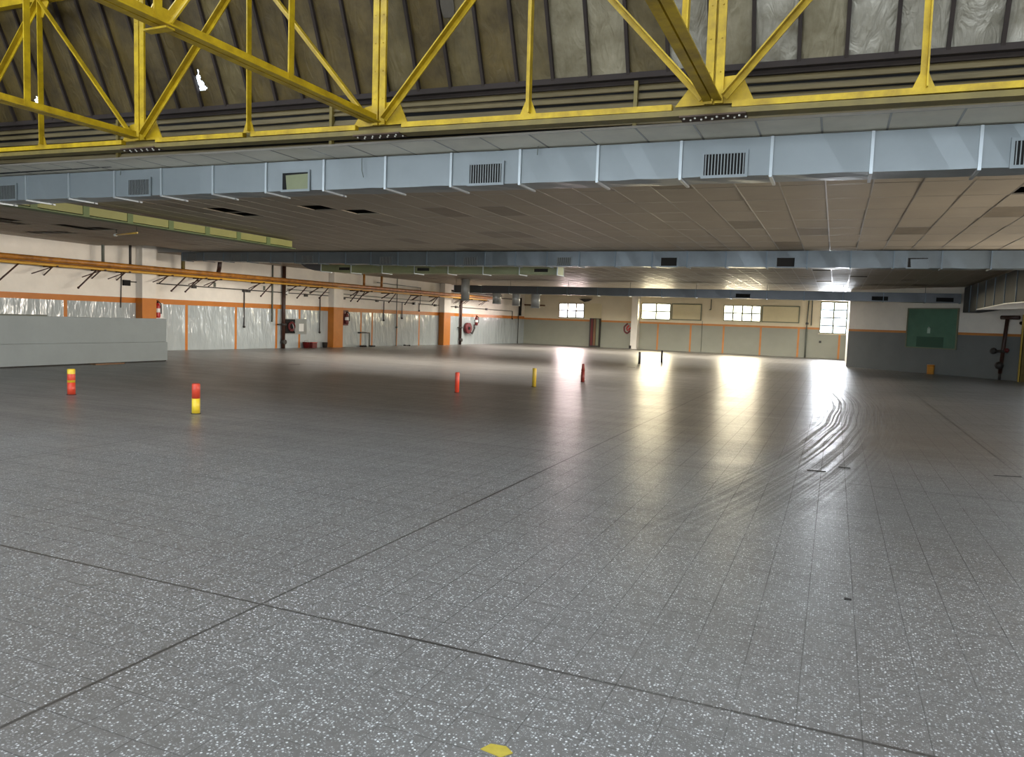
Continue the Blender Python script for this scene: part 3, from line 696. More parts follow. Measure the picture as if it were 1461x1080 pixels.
def wp(y, n, z): return LW(sl(y), n, z)
t = thing('pipe_run', 'twin ochre and yellow pipes running the length of the white wall', 'pipe', tuple(wp(25, 0.5, 2.95)))
mb = MB(); mb.tube(wp(4, 0.62, 2.98), wp(45.5, 0.62, 2.98), 0.085, 12); mb.build('main_pipe', M['ochre_pipe'], t)
mb = MB(); mb.tube(wp(4, 0.72, 2.80), wp(44, 0.62, 2.83), 0.042, 10); mb.build('thin_pipe', M['yellow_pipe'], t)
mb = MB(); mb.tube(wp(4, 0.5, 2.86), wp(30, 0.5, 2.86), 0.03, 8); mb.build('thin_pipe', M['ochre_pipe'], t)
for y in [6.5, 9, 11.5, 14.1, 16.6, 18.2, 19.1, 20.8, 22.3, 23.0, 25.2, 27.3, 28.7, 31.5, 32.3, 34.0, 36.6, 38.4, 41.0, 42.0, 44.0]:
    b = MB(); b.bar(wp(y, 0.0, 2.78), wp(y, 0.78, 2.78), 0.04, 0.05); b.bar(wp(y, 0.02, 2.5), wp(y, 0.5, 2.77), 0.03, 0.03)
    b.tube(wp(y, 0.66, 2.8), wp(y - 0.75, 0.66, 2.5), 0.018, 6)
    b.build('bracket', M['brown_pipe'], t)
for (y, dl) in [(15.6, 0.7), (18.1, 0.7), (21.6, 0.62), (22.2, 0.62), (25.9, 0.62), (28.0, 0.6), (29.4, 0.55), (31.6, 0.6), (32.1, 0.6), (34.6, 0.55), (36.0, 0.6), (38.6, 0.5), (41.5, 0.5)]:
    b = MB(); b.tube(wp(y, 0.55, 2.85), wp(y - 0.75, 0.62, 2.85 - dl), 0.025, 6); b.ball(wp(y - 0.75, 0.62, 2.85 - dl), 0.04); b.build('drain_branch', M['brown_pipe'], t)
for (y, r, m) in [(18.25, 0.05, 'grey_pipe'), (19.25, 0.045, 'dark_conduit'), (21.4, 0.07, 'olive_steel'), (31.9, 0.06, 'ochre_pipe'), (33.3, 0.06, 'ochre_pipe')]:
    b = MB(); b.tube(wp(y, 0.55, 3.0), wp(y, 0.55, 4.0 if y < 21 else 3.62), r, 10); b.build('riser', M[m], t)
b = MB(); b.path([wp(23.0, 0.55, 2.98), wp(23.1, 0.5, 3.2), wp(23.2, 0.45, 3.62)], 0.08, 10); b.build('riser', M['brown_pipe'], t)

t = thing('conduit_run', 'thin dark conduit with boxes and drops along the white wall below the pipes', 'conduit', tuple(wp(30, 0.03, 2.4)))
mb = MB(); mb.tube(wp(19.5, 0.04, 2.48), wp(19.86, 0.04, 2.48), 0.022, 6); mb.tube(wp(20.5, 0.04, 2.48), wp(29.9, 0.04, 2.45), 0.022, 6); mb.tube(wp(30.7, 0.04, 2.43), wp(39.4, 0.04, 2.32), 0.022, 6); mb.tube(wp(40.3, 0.04, 2.31), wp(48.6, 0.04, 2.24), 0.02, 6)
mb.build('conduit', M['dark_conduit'], t)
for (y, z0) in [(24.8, 0.93), (29.35, 0.71), (34.2, 1.36), (35.8, 1.5), (37.4, 1.95), (48.6, 1.72)]:
    zt_ = 2.47 - 0.008 * (y - 20)
    b = MB(); b.tube(wp(y, 0.04, zt_), wp(y, 0.04, z0), 0.024, 6); b.box(*[0] * 6) if False else None; b.ball(wp(y, 0.05, z0), 0.055); b.build('drop', M['dark_conduit'], t)
for y in [22.3, 25.0, 27.1, 24.8, 28.4, 31.0, 33.6, 36.9, 39.0, 41.3, 45.0]:
    b = MB(); zt_ = 2.47 - 0.008 * (y - 20); b.boxf(LW, sl(y) - 0.09, sl(y) + 0.09, 0.0, 0.09, zt_ - 0.06, zt_ + 0.06); b.build('junction_box', M['dark_conduit'], t)
for y in (23.3, 25.9):
    b = MB(); b.boxf(LW, sl(y) - 0.04, sl(y) + 0.04, 0, 0.05, 2.5, 2.68); b.build('clip', M['grey_pipe'], t)
b = MB(); b.boxf(LW, sl(27.1) - 0.1, sl(27.1) + 0.1, 0.05, 0.15, 2.4, 2.56); b.build('white_socket', M['white'], t, 'white socket box')
b = MB(); b.boxf(LW, sl(37.0) - 0.12, sl(37.0) + 0.12, 0.05, 0.15, 2.27, 2.42); b.build('white_socket', M['white'], t, 'white socket box')
t = thing('cable_tray', 'upper thin grey cable line with hooks beyond the middle pilaster', 'conduit', tuple(wp(34, 0.1, 2.9)))
mb = MB(); mb.tube(wp(27.2, 0.05, 2.62), wp(30, 0.05, 2.6), 0.018, 6); mb.tube(wp(31.0, 0.05, 2.58), wp(38.5, 0.05, 2.52), 0.018, 6); mb.path([wp(33.5, 0.1, 3.3), wp(37.4, 0.1, 3.24), wp(37.4, 0.1, 2.3)], 0.022, 6); mb.build('cable', M['grey_pipe'], t)
mb = MB(); mb.tube(wp(40, 0.3, 3.24), wp(46.5, 0.3, 3.2), 0.05, 8); mb.tube(wp(40, 0.3, 3.08), wp(49, 0.3, 3.05), 0.03, 8); mb.build('upper_pipe', M['dark_conduit'], t)
# black speaker-like box by the first pilaster
t = thing('switch_box', 'small black box on the white wall beside the first pilaster', 'box', tuple(wp(19.45, 0.05, 2.4)))
mb = MB(); mb.boxf(LW, sl(19.33), sl(19.58), 0.0, 0.1, 2.33, 2.53); mb.build('body', M['black'], t)
mb = MB(); mb.tube(wp(19.28, 0.03, 2.78), wp(19.25, 0.03, 1.55), 0.016, 6); mb.build('cable', M['dark_conduit'], t)
# tall downpipes
for (y, n, r, z1_, wd) in [(26.95, 0.12, 0.085, 3.62, 'tall dark brown downpipe beside the hose station'), (41.75, 0.12, 0.075, 3.62, 'dark brown downpipe with valve beyond the last pilaster')]:
    t = thing('downpipe', wd, 'pipe', tuple(wp(y, n, 0)), 'dark downpipes on the piped wall')
    mb = MB(); mb.tube(wp(y, n, 0), wp(y, n, z1_), r, 12); mb.build('pipe', M['brown_pipe'], t)
    mb = MB(); mb.tube(wp(y, n - 0.05, 0.28), wp(y, n + 0.12, 0.28), 0.11, 10); mb.tube(wp(y - 0.35, n, 1.05), wp(y, n, 1.05), 0.03, 8); mb.tube(wp(y, n + 0.02, 1.0), wp(y, n + 0.02, 1.1), r + 0.03, 12)
    mb.build('valve', M['dark_conduit'], t)
t = thing('downpipe', 'short black downpipe near the far corner of the hall', 'pipe', tuple(wp(49.6, 0.1, 1.95)), 'dark downpipes on the piped wall')
mb = MB(); mb.tube(wp(49.6, 0.12, 1.95), wp(49.6, 0.12, 3.2), 0.1, 10); mb.build('pipe', M['black'], t)
mb = MB(); mb.tube(wp(49.5, 0.06, 0), wp(49.5, 0.06, 1.95), 0.025, 8); mb.build('lower_pipe', M['dark_conduit'], t)
t = thing('grey_downpipe', 'thin grey vertical pipe beside the tall dark brown downpipe', 'pipe', tuple(wp(26.3, 0.05, 0)))
mb = MB(); mb.tube(wp(26.35, 0.05, 1.2), wp(26.35, 0.05, 3.62), 0.035, 8); mb.build('pipe', M['grey_pipe'], t)
mb = MB(); mb.ball(wp(26.35, 0.05, 1.2), 0.05); mb.build('end_cap', M['grey_pipe'], t)
mb = MB(); mb.tube(wp(35.3, 0.05, 0), wp(35.3, 0.05, 3.62), 0.02, 8); mb.ball(wp(35.3, 0.07, 1.0), 0.06)
tag(mb.build('wall_cable', M['grey_pipe']), 'hair-thin vertical cable on the white wall past the middle pilaster', 'cable')

def extinguisher(y, n, z, label, m, placard):
    t = thing('fire_extinguisher', label, 'fire extinguisher', tuple(wp(y, n, z)), 'fire extinguishers on the piped wall')
    p = wp(y, n, z); s = 1.0
    mb = MB(); mb.lathe(p, [(0.07, 0), (0.095, 0.02), (0.1, 0.06), (0.1, 0.42), (0.085, 0.5), (0.04, 0.55)], 16); mb.build('cylinder', m, t)
    mb = MB(); mb.lathe(p, [(0.03, 0.55), (0.035, 0.58), (0.03, 0.62)], 10); mb.bar(p + Vector((-0.02, -0.1, 0.63)), p + Vector((0.02, 0.06, 0.66)), 0.03, 0.02); mb.build('valve_head', M['black'], t)
    mb = MB(); mb.path([p + Vector((0.03, 0.02, 0.6)), p + Vector((0.11, 0.06, 0.5)), p + Vector((0.12, 0.06, 0.15))], 0.018, 8); mb.build('hose', M['black'], t)
    mb = MB(); mb.lathe(p, [(0.1005, 0.2), (0.1015, 0.21), (0.1015, 0.34), (0.1005, 0.35)], 16); mb.build('label_band', M['white'], t)
    if placard:
        mb = MB(); mb.boxf(LW, sl(y) + 0.02, sl(y) + 0.34, -n + 0.001 if False else 0.001, 0.012, z - 0.02, z + 0.55); mb.build('placard', M['white'], t, 'white placard behind the extinguisher')
    mb = MB(); mb.boxf(LW, sl(y) - 0.05, sl(y) + 0.05, 0.0, n - 0.09, z + 0.3, z + 0.34); mb.build('hook', M['black'], t)
extinguisher(20.62, 0.16, 1.22, 'red fire extinguisher beside the first pilaster above the low partition', M['red'], True)
extinguisher(31.15, 0.14, 1.12, 'dark red fire extinguisher just past the middle pilaster', M['dark_red'], False)
extinguisher(43.6, 0.14, 1.2, 'dark fire extinguisher past the last pilaster, above the hose reel', M['dark_red'], False)
mb = MB(); mb.boxf(LW, sl(31.0), sl(31.4), 0.002, 0.02, 1.05, 1.8); tag(mb.build('extinguisher_board', M['dark_red']), 'dark red backing board behind the extinguisher past the middle pilaster', 'board')

t = thing('hose_station', 'fire hose station with dark recess and grey board beside the tall downpipe', 'hose reel', tuple(wp(27.7, 0.05, 0.7)))
mb = MB(); mb.boxf(LW, sl(27.05), sl(28.5), 0.0, 0.03, 0.62, 1.32); mb.build('board', M['grille'], t)
mb = MB(); mb.boxf(LW, sl(27.15), sl(27.72), 0.03, 0.07, 0.66, 1.29); mb.build('recess', M['black'], t)
mb = MB(); c = wp(27.45, 0.16, 1.0)
for q in range(14):
    a, b2 = 2 * PI * q / 14, 2 * PI * (q + 1) / 14
    for rr in (0.2, 0.15): mb.tube(wp(27.45 + rr * math.cos(a), 0.13, 0.97 + rr * math.sin(a)), wp(27.45 + rr * math.cos(b2), 0.13, 0.97 + rr * math.sin(b2)), 0.03, 6)
mb.build('hose_coil', M['dark_red'], t)
mb = MB(); mb.tube(wp(27.5, 0.12, 1.1), wp(27.62, 0.16, 0.72), 0.03, 8, 0.018); mb.build('nozzle', M['grille'], t)
mb = MB(); mb.boxf(LW, sl(28.0), sl(28.3), 0.03, 0.04, 0.75, 1.1); mb.build('notice', M['white'], t)
t = thing('hose_reel', 'dark red hose reel on the wall past the last pilaster', 'hose reel', tuple(wp(42.6, 0.1, 1.0)))
mb = MB(); p0, p1 = wp(42.55, 0.05, 1.02), wp(42.55, 0.25, 1.02); mb.tube(p0, p1, 0.34, 18); mb.build('drum', M['dark_red'], t)
mb = MB(); mb.tube(wp(42.55, 0.25, 1.02), wp(42.55, 0.28, 1.02), 0.1, 12); mb.build('hub', M['black'], t)
mb = MB(); mb.path([wp(42.8, 0.15, 0.8), wp(43.1, 0.15, 0.68), wp(43.35, 0.15, 1.0), wp(43.4, 0.1, 1.25)], 0.05, 8); mb.build('hose', M['dark_conduit'], t)
# small items at the foot of the wall
t = thing('red_bucket', 'red fire bucket standing on the floor under the hose station', 'bucket', tuple(wp(28.2, 0.3, 0)))
mb = MB(); mb.lathe(wp(28.2, 0.3, 0), [(0.12, 0), (0.17, 0.26), (0.18, 0.27), (0.15, 0.255)], 16); mb.build('body', M['dark_red'], t)
mb = MB(); mb.path([wp(28.04, 0.3, 0.25), wp(28.1, 0.3, 0.33), wp(28.3, 0.3, 0.33), wp(28.36, 0.3, 0.25)], 0.008, 6); mb.build('handle', M['grey_pipe'], t)
t = thing('red_box', 'small red box on the floor next to the red bucket', 'box', tuple(wp(28.65, 0.25, 0)))
mb = MB(); mb.boxf(LW, sl(28.5), sl(28.8), 0.1, 0.4, 0.0, 0.24); mb.build('body', M['dark_red'], t); mb = MB(); mb.boxf(LW, sl(28.48), sl(28.82), 0.08, 0.42, 0.24, 0.26); mb.build('lid', M['red'], t)
t = thing('bin', 'small dark bin at the foot of the wall before the middle pilaster', 'bin', tuple(wp(29.5, 0.25, 0)))
mb = MB(); mb.lathe(wp(29.5, 0.25, 0), [(0.1, 0), (0.13, 0.24), (0.14, 0.25), (0.12, 0.24)], 14); mb.build('body', M['dark_conduit'], t)
t = thing('pipe_stub', 'bent thin pipe rising from the floor between orange stripes', 'pipe', tuple(wp(32.8, 0.1, 0)))
mb = MB(); mb.path([wp(32.95, 0.12, 0), wp(32.95, 0.12, 0.7), wp(32.4, 0.12, 0.72)], 0.03, 8); mb.build('pipe', M['grey_pipe'], t)
mb = MB(); mb.boxf(LW, sl(32.15), sl(32.6), 0.02, 0.22, 0.68, 0.74); mb.build('bracket', M['dark_conduit'], t)
for (y, sc_, wd) in [(32.3, 1.0, 'dark heap of rubbish at the foot of the bent pipe'), (32.95, 0.8, 'smaller dark heap beside the bent pipe'), (36.0, 0.7, 'dark clump of rubbish on the floor before the last pilaster')]:
    mb = MB(); p = wp(y, 0.25, 0)
    for q in range(6): mb.ball(p + Vector((random.uniform(-.15, .15), random.uniform(-.22, .22) * sc_, 0.03)), 0.07 * sc_ + random.uniform(0, .03), 6, sz=0.55)
    tag(mb.build('rubbish_heap', M['debris']), wd, 'rubbish')

# low partition
t = thing('low_partition', 'low pale grey partition wall standing before the piped wall', 'partition', (-18.6, 10, 0))
mb = MB(); mb.box(-18.72, -18.5, 3.0, 16.9, 0.58, 1.27); mb.build('upper_panel', M['partition'], t)
mb = MB(); mb.box(-18.72, -18.47, 3.0, 16.92, 0.03, 0.575); mb.build('lower_panel', M['partition'], t)
mb = MB(); mb.box(-18.72, -18.5, 3.0, 16.9, 0.0, 0.03); mb.build('plinth', M['debris'], t, 'dark gap along the foot')
mb = MB(); mb.box(-18.70, -18.55, 3.0, 13.2, 1.27, 1.31); mb.build('top_rail', M['grey_pipe'], t, 'dark rail on the top edge')
mb = MB(); mb.box(-18.42, -18.2, 14.3, 15.2, 0.0, 0.03); tag(mb.build('timber_strip', M['plank_brown']), 'brown timber strip lying along the foot of the low partition', 'timber')

# ------------------------------------------------------------------ far wall: windows, shutters, pilaster, marks
def window(n, w, nv, nh, pane, label):
    s0, s1, z0, z1_ = w
    o = bpy.data.objects.new('window_%d' % n, None); C.objects.link(o); o.location = FW((s0 + s1) / 2, 0, z0); o['kind'] = 'structure'; o['label'] = label; o['category'] = 'window'
    mb = MB(); e = 0.06
    mb.boxf(FW, s0, s1, -0.16, 0.02, z0, z0 + e); mb.boxf(FW, s0, s1, -0.16, 0.02, z1_ - e, z1_); mb.boxf(FW, s0, s0 + e, -0.16, 0.02, z0 + e, z1_ - e); mb.boxf(FW, s1 - e, s1, -0.16, 0.02, z0 + e, z1_ - e)
    mb.build('frame', M['frame_green'], o)
    mb = MB()
    for i in range(1, nv): x = s0 + (s1 - s0) * i / nv; mb.boxf(FW, x - 0.045, x + 0.045, -0.12, -0.06, z0 + e, z1_ - e)
    for i in range(1, nh): z = z0 + (z1_ - z0) * i / nh; mb.boxf(FW, s0 + e, s1 - e, -0.115, -0.065, z - 0.035, z + 0.035)
    mb.build('mullions', M['frame_green'], o)
    mb = MB(); mb.boxf(FW, s0 + e, s1 - e, -0.095, -0.085, z0 + e, z1_ - e); mb.build('pane', pane, o)
    mb = MB(); mb.boxf(FW, s0 - 0.05, s1 + 0.05, 0.0, 0.06, z0 - 0.05, z0 - 0.002); mb.build('sill', M['cream_wall'], o)
window(1, wins[0], 3, 2, M['pane_pink'], 'bright window beside the far corner and its cream shutter')
window(2, wins[1], 2, 2, M['pane_yellow'], 'bright window next to the far white pilaster')
window(3, wins[2], 4, 2, M['pane_straw'], 'bright four-light window between two cream shutters')
window(4, wins[3], 2, 4, M['pane_clear'], 'tall glaring window at the end of the far wall')
shw = ['narrow cream shutter panel beside the far corner window', 'cream shutter panel in a green frame next to the pilaster window', 'long cream shutter panel in a green frame beside the four-light window']
for (s0, s1, z0, z1_), wd in zip([(4.4, 5.62, 1.95, 2.96), (10.46, 12.42, 2.02, 3.09), (16.14, 18.36, 2.06, 3.1)], shw):
    t = thing('shutter_panel', wd, 'shutter', tuple(FW((s0 + s1) / 2, 0, z0)), 'shutter panels on the far wall')
    mb = MB(); mb.boxf(FW, s0 + 0.05, s1 - 0.05, 0, 0.03, z0 + 0.05, z1_ - 0.05); mb.build('panel', M['board_cream'], t)
    mb = MB(); e = 0.06
    mb.boxf(FW, s0, s1, 0.0, 0.06, z0, z0 + e); mb.boxf(FW, s0, s1, 0.0, 0.06, z1_ - e, z1_); mb.boxf(FW, s0, s0 + e, 0.0, 0.06, z0 + e, z1_ - e); mb.boxf(FW, s1 - e, s1, 0.0, 0.06, z0 + e, z1_ - e)
    mb.build('frame', M['frame_green'] if s0 > 5 else M['board_cream'], t)
t = thing('pilaster', 'white pilaster standing out from the far wall between the windows', 'pillar', tuple(FW(8.1, 0.2, 0)), None); t['kind'] = 'structure'
mb = MB(); mb.boxf(FW, 7.9, 8.33, 0, 0.5, 0, 5.0); mb.build('shaft', M['white_wall'], t)
mb = MB(); mb.boxf(FW, 7.83, 7.98, 0.5, 0.52, 0.02, 0.22); mb.build('foot_plate', M['debris'], t)
# leaning cabinet with red and dark stripes
t = thing('tall_cabinet', 'tall narrow cabinet of dark and red panels against the far wall', 'cabinet', tuple(FW(5.3, 0.2, 0)))
mb = MB(); mb.boxf(FW, 4.9, 5.62, 0.0, 0.3, 0.0, 1.95); mb.build('body', M['dark_conduit'], t)
mb = MB(); mb.boxf(FW, 5.0, 5.16, 0.3, 0.33, 0.1, 1.9); mb.build('door', M['dark_red'], t, 'dark red door strip')
mb = MB(); mb.boxf(FW, 5.2, 5.36, 0.3, 0.33, 0.1, 1.9); mb.build('door', M['plank_brown'], t, 'brown door strip')
mb = MB(); mb.boxf(FW, 5.4, 5.58, 0.3, 0.33, 0.1, 1.9); mb.build('door', M['frame_green'], t, 'grey-green door strip')
# red painted emblem: three hooked strokes
t = thing('wall_emblem', 'red hooked emblem painted on the far grey wall beside the pilaster', 'emblem', tuple(FW(7.5, 0, 1.0)))
def stroke(pts, m, nm):
    mb = MB()
    for a, b in zip(pts, pts[1:]):
        A, B = FW(a[0], 0.006, a[1]), FW(b[0], 0.006, b[1]); mb.bar(A, B, 0.012, 0.11, up=(0, 0, 1) if abs(a[0] - b[0]) > abs(a[1] - b[1]) else tuple(FW.d))
    mb.build(nm, m, t)
stroke([(7.52, 1.68), (7.28, 1.45), (7.30, 1.15), (7.5, 1.0), (7.72, 1.2)], M['dark_red'], 'outer_stroke')
stroke([(7.62, 1.56), (7.45, 1.38), (7.52, 1.2), (7.82, 1.45)], M['red'], 'inner_stroke')
stroke([(7.5, 1.3), (7.6, 1.22)], M['white'], 'white_stroke')
# conduits on the far wall
t = thing('wall_conduit', 'pair of thin conduits dropping beside the glaring end window', 'conduit', tuple(FW(18.85, 0.03, 0)))
mb = MB(); mb.tube(FW(18.8, 0.04, 0), FW(18.8, 0.04, 1.75), 0.05, 8); mb.tube(FW(18.8, 0.04, 1.75), FW(18.85, 0.04, 3.6), 0.03, 8); mb.tube(FW(19.05, 0.04, 1.95), FW(19.05, 0.04, 3.6), 0.03, 8); mb.build('conduit', M['grey_pipe'], t)
mb = MB(); mb.boxf(FW, 18.74, 18.9, 0.0, 0.1, 2.0, 2.12); mb.build('box', M['dark_conduit'], t)
mb = MB(); mb.tube(FW(13.0, 0.03, 2.75), FW(13.0, 0.03, 3.4), 0.025, 6); mb.tube(FW(12.9, 0.03, 2.75), FW(13.0, 0.03, 2.75), 0.025, 6); tag(mb.build('cable_hook', M['grey_pipe']), 'short hanging cable on the far wall between the shutters', 'cable')
mb = MB(); mb.tube(FW(12.5, 0.02, 0), FW(12.5, 0.02, 2.0), 0.012, 6); tag(mb.build('wall_seam_cable', M['grey_pipe']), 'thin cable down the far wall under the green-framed shutter', 'cable')
mb = MB(); mb.boxf(FW, 19.55, 19.68, 0, 0.05, 0.92, 1.05); tag(mb.build('wall_socket', M['dark_conduit']), 'small dark socket under the glaring end window', 'socket')
mb = MB(); mb.tube(FW(-0.1, 0.3, 2.75), FW(1.4, 0.05, 2.72), 0.05, 8); tag(mb.build('corner_pipe', M['plank_brown']), 'short brown pipe crossing the far corner', 'pipe')
t = thing('wall_bracket', 'dark wall bracket under the duct above the corner window', 'bracket', tuple(FW(4.3, 0.1, 3.3)))
mb = MB(); mb.prism([FW(4.0, 0.02, 3.25), FW(4.9, 0.02, 3.25), FW(4.7, 0.02, 3.12), FW(4.4, 0.02, 3.05)], FW.n * 0.2); mb.build('plate', M['dark_conduit'], t)

# ------------------------------------------------------------------ shaded wall: board, bucket, pipes, canopy
t = thing('green_board', 'large green board with a darker panel, on the shaded wall', 'board', tuple(BW(3.9, 0, 1.1)))
kb = BW.L / 6.34 if False else 1
def bsx(x): return (x - 0.56) * BW.L / 6.34
mb = MB(); mb.boxf(BW, bsx(2.90), bsx(4.56), 0, 0.05, 1.10, 2.72); mb.build('surface', M['board_green'], t)
mb = MB(); a, b = bsx(2.90), bsx(4.56)
mb.boxf(BW, a - .05, b + .05, 0, 0.07, 1.06, 1.10); mb.boxf(BW, a - .05, b + .05, 0, 0.07, 2.72, 2.76); mb.boxf(BW, a - .05, a, 0, 0.07, 1.1, 2.72); mb.boxf(BW, b, b + .05, 0, 0.07, 1.1, 2.72); mb.build('frame', M['frame_green'], t)
mb = MB(); mb.boxf(BW, bsx(3.25), bsx(4.17), 0.05, 0.058, 1.12, 1.55); mb.build('dark_panel', M['board_green_dark'], t, 'darker green lower rectangle')
mb = MB(); mb.boxf(BW, bsx(3.6), bsx(3.7), 0.05, 0.054, 1.70, 1.92); mb.ball(BW(bsx(3.65), 0.05, 1.93), 0.045); mb.build('smudge', M['chalk'], t, 'pale smudge')
t = thing('orange_bucket', 'orange bucket standing on the floor before the shaded wall', 'bucket', tuple(BW(bsx(3.95), 0.3, 0)))
p = BW(bsx(3.95), 0.3, 0)
mb = MB(); mb.lathe(p, [(0.135, 0), (0.14, 0.38), (0.145, 0.39), (0.125, 0.38)], 18); mb.build('body', M['bucket'], t)
mb = MB(); mb.lathe(p, [(0.141, 0.33), (0.15, 0.34), (0.15, 0.36), (0.142, 0.37)], 18); mb.build('rim_band', M['orange'], t)
t = thing('hydrant_pipe', 'dark hydrant riser with valves on the shaded wall under the canopy', 'hydrant', tuple(BW(bsx(6.1), 0.2, 0)))
s_ = bsx(6.05)
mb = MB(); mb.tube(BW(s_, 0.2, 0.25), BW(s_ + 0.12, 0.2, 2.4), 0.07, 10); mb.tube(BW(s_ - 0.12, 0.2, 2.4), BW(s_ + 0.55, 0.2, 2.4), 0.08, 10); mb.build('riser', M['brown_pipe'], t)
mb = MB(); mb.ball(BW(s_ - 0.02, 0.25, 0.55), 0.16); mb.tube(BW(s_ - 0.25, 0.25, 1.1), BW(s_ + 0.25, 0.25, 1.1), 0.05, 8); mb.ball(BW(s_ - 0.28, 0.25, 1.1), 0.13); mb.tube(BW(s_, 0.2, 0), BW(s_, 0.2, 0.3), 0.05, 8); mb.build('valve', M['dark_conduit'], t)
mb = MB(); mb.ball(BW(s_ + 0.22, 0.25, 1.15), 0.09); mb.build('hand_wheel', M['dark_red'], t)
mb = MB(); mb.ball(BW(s_ + 0.55, 0.05, 2.2), 0.07); tag(mb.build('alarm_sounder', M['black']), 'small round black fitting high on the shaded wall beside the hydrant riser', 'alarm')
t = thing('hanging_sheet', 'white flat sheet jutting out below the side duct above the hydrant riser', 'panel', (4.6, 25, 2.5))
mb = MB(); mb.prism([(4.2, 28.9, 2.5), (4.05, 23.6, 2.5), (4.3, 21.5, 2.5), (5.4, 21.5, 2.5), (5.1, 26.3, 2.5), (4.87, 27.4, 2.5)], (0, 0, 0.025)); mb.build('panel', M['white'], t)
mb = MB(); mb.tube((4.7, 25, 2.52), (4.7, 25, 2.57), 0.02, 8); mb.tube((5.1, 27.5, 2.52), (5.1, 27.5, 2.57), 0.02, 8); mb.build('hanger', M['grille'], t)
mb = MB(); mb.tube((5.0, 25.6, 2.44), (5.3, 25.2, 2.44), 0.05, 10); mb.build('lamp_cover', M['bollard_ochre'], t, 'dirty yellow cover under the sheet')
t = thing('door_post', 'olive-yellow steel door post where the shaded wall ends', 'post', (6.5, 33.4, 0))
mb = MB(); mb.box(6.42, 6.60, 33.2, 33.4, 0, 2.5); mb.build('post', M['olive_steel'], t)
mb = MB(); mb.box(6.36, 6.40, 33.3, 33.42, 0, 2.5); mb.build('edge_strip', M['bollard_ochre'], t)

# ------------------------------------------------------------------ bollards
def bollard(x, y, prof, mats, label):
    t = thing('bollard', label, 'bollard', (x, y, 0), 'painted bollards on the floor')
    for nm, m, r0, z0, r1, z1_, lb in prof:
        mb = MB(); top = nm == 'upper_band' or nm == 'body'
        pr = [(r0, z0), (r1, z1_ - (0.012 if top else 0))] + ([(r1 - 0.012, z1_)] if top else [])
        mb.lathe((x, y, 0), pr, 22); mb.build(nm, m, t, lb)
    mb = MB(); mb.lathe((x, y, 0), [(prof[0][2] + 0.012, 0), (prof[0][2] + 0.01, 0.008)], 22); mb.build('base_ring', M['debris'], t)
bollard(-12.42, 9.27, [('lower_band', M['bollard_red'], .066, 0, .066, .22, 'red lower half'), ('upper_band', M['bollard_yellow'], .064, .22, .064, .46, 'yellow upper half')], None, 'bollard with yellow top and red base beside the low partition')
mb = MB(); mb.lathe((-12.42, 9.27, 0), [(.0645, .26), (.0655, .262), (.0655, .37), (.0645, .372)], 22)
stain = mb.build('worn_patch', M['bollard_red'], bpy.data.objects['bollard'], 'reddish worn patch')
bollard(-8.94, 8.73, [('lower_band', M['bollard_yellow'], .06, 0, .06, .235, 'yellow lower half'), ('upper_band', M['bollard_red'], .06, .235, .06, .465, 'red upper half')], None, 'bollard with red top and yellow base')
bollard(-7.46, 14.58, [('body', M['bollard_red'], .048, 0, .048, .44, None)], None, 'slim bollard painted all red')
bollard(-6.69, 17.19, [('body', M['bollard_ochre'], .05, 0, .05, .46, None)], None, 'slim bollard painted all yellow')
bollard(-6.24, 19.66, [('lower_band', M['bollard_maroon'], .05, 0, .05, .3, None), ('upper_band', M['bollard_maroon'], .05, .3, .032, .5, None)], None, 'maroon bollard with tapering top')
bollard(-7.4, 30.94, [('body', M['bollard_dark'], .046, 0, .046, .49, None)], None, 'dark bollard in front of the far white pilaster')
bollard(-6.95, 33.21, [('body', M['bollard_dark'], .046, 0, .044, .52, None)], None, 'farthest dark bollard, below the green-framed shutter')

# small things lying on the floor
mb = MB(); mb.prism([(-1.12, 2.47, 0.0005), (-1.03, 2.455, 0.0005), (-1.0, 2.50, 0.0005), (-1.04, 2.53, 0.0005), (-1.10, 2.52, 0.0005)], (0, 0, 0.002))
tag(mb.build('floor_sticker', M['sticker']), 'small yellow tape mark stuck on the floor tiles close to the camera', 'sticker')
for (x, y, l, a, wd) in [(-15.3, 18.85, 0.35, 0.9, 'dark stick lying on the floor between the partition and the hose station'), (-0.1, 9.32, 0.2, 0.1, 'longer dark splinter lying on the tyre scuffs'), (0.2, 9.75, 0.13, -0.1, 'short dark splinter beside the longer one on the scuffs'),
                         (0.17, 4.9, 0.04, 0.0, 'tiny dark chip on a tile joint'), (-7.0, 28.0, 0.3, 0.1, 'dark scrap on the bright floor near the far bollards'), (1.95, 10.3, 0.3, 0.3, 'flat dark scrap on the floor joint under the side duct')]:
    mb = MB(); d = Vector((math.cos(a), math.sin(a), 0)) * l / 2; n = Vector((-d.y, d.x, 0)).normalized() * 0.02
    c = Vector((x, y, 0)); mb.hexa([c - d - n, c + d - n * 0.4, c + d + n * 0.6, c - d + n, c - d - n + Vector((0, 0, .004)), c + d - n * 0.4 + Vector((0, 0, .006)), c + d + n * 0.6 + Vector((0, 0, .006)), c - d + n + Vector((0, 0, .004))])
    tag(mb.build('floor_scrap', M['debris']), wd, 'debris')

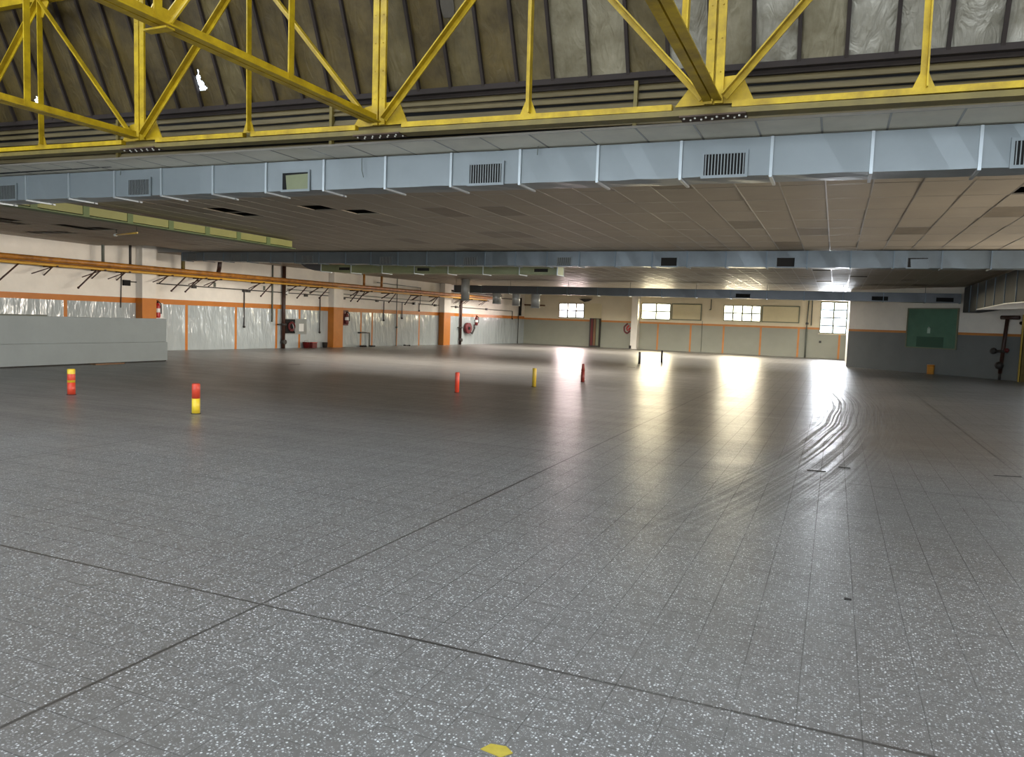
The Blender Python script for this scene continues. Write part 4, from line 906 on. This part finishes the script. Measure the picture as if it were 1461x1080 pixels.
# ------------------------------------------------------------------ light: daylight through the openings, plus two added hidden strips
def area(name, loc, direction, sx, sy, rad, col, spread=PI):
    l = bpy.data.lights.new(name, 'AREA'); l.shape = 'RECTANGLE'; l.size = sx; l.size_y = sy; l.color = col
    l.energy = rad * PI * sx * sy; l.spread = spread
    o = bpy.data.objects.new(name, l); C.objects.link(o); o.location = loc
    o.rotation_euler = Vector(direction).to_track_quat('-Z', 'Y').to_euler()
    return o
area('skylight_daylight', ((SKX0 + SKX1) / 2, (SKY0 + SKY1) / 2, 8.8), (0, 0, -1), SKX1 - SKX0, SKY1 - SKY0, 1.3, (0.84, 0.92, 1.0))
for a, b in doors:
    area('door_daylight', KW((a + b) / 2, -0.35, 2.55), KW.n, b - a, 3.3, 3.8, (0.84, 0.92, 1.0))
area('hidden_fill_light', (-12.2, 23.7, 3.85), (0, 0, -1), 13.0, 1.1, 22.0, (1.0, 0.95, 0.88))  # added light strip hidden behind the branch duct, brightens floor and wall
area('hidden_fill_light', (-10.0, 41.0, 3.85), (0, 0, -1), 19.0, 1.15, 40.0, (1.0, 0.95, 0.86))  # added light strip hidden behind the third duct, brightens the far end
wl = [(60, (1, .90, .89)), (66, (1, .95, .82)), (75, (1, .97, .9)), (80, (.95, .98, 1))]
for (s0, s1, z0, z1_), (r, c) in zip(wins, wl):
    area('window_daylight', FW((s0 + s1) / 2, -0.42, (z0 + z1_) / 2), -FW.n * -1, s1 - s0 + 0.4, z1_ - z0 + 0.4, r, c)
for a, b in cl:
    area('clerestory_daylight', RW((a + b) / 2, -0.35, 2.68), RW.n, b - a, 1.35, 11.5, (1.0, 0.88, 0.74), math.radians(70))

w = bpy.data.worlds.new('sky'); bpy.context.scene.world = w; w.use_nodes = True
bg = w.node_tree.nodes['Background']; bg.inputs[0].default_value = (0.75, 0.87, 1.0, 1); bg.inputs[1].default_value = 6.0

# ------------------------------------------------------------------ camera
cam = bpy.data.cameras.new('camera'); co = bpy.data.objects.new('camera', cam); C.objects.link(co)
cam.sensor_fit = 'HORIZONTAL'; cam.sensor_width = 36; cam.lens = 1080.0 / 1461.0 * 36; cam.clip_start = 0.05; cam.clip_end = 300
CAM = ((0.919108, 0.392324, 0.036369), (-0.063377, 0.056107, 0.996411), (-0.388875, 0.918114, -0.076433))
right, up, fwd = [Vector(c) for c in CAM]
m = Matrix(((right.x, up.x, -fwd.x, 0), (right.y, up.y, -fwd.y, 0), (right.z, up.z, -fwd.z, 1.6), (0, 0, 0, 1)))
co.matrix_world = m
sc = bpy.context.scene; sc.camera = co
sc.view_settings.view_transform = 'Standard'; sc.view_settings.look = 'None'; sc.view_settings.gamma = 1.0; sc.view_settings.exposure = 0.0
sc.view_settings.use_curve_mapping = False
sc.cycles.use_denoising = True
sc.cycles.sample_clamp_indirect = 6.0
sc.cycles.max_bounces = 10; sc.cycles.diffuse_bounces = 5; sc.cycles.glossy_bounces = 4; sc.cycles.transparent_max_bounces = 8
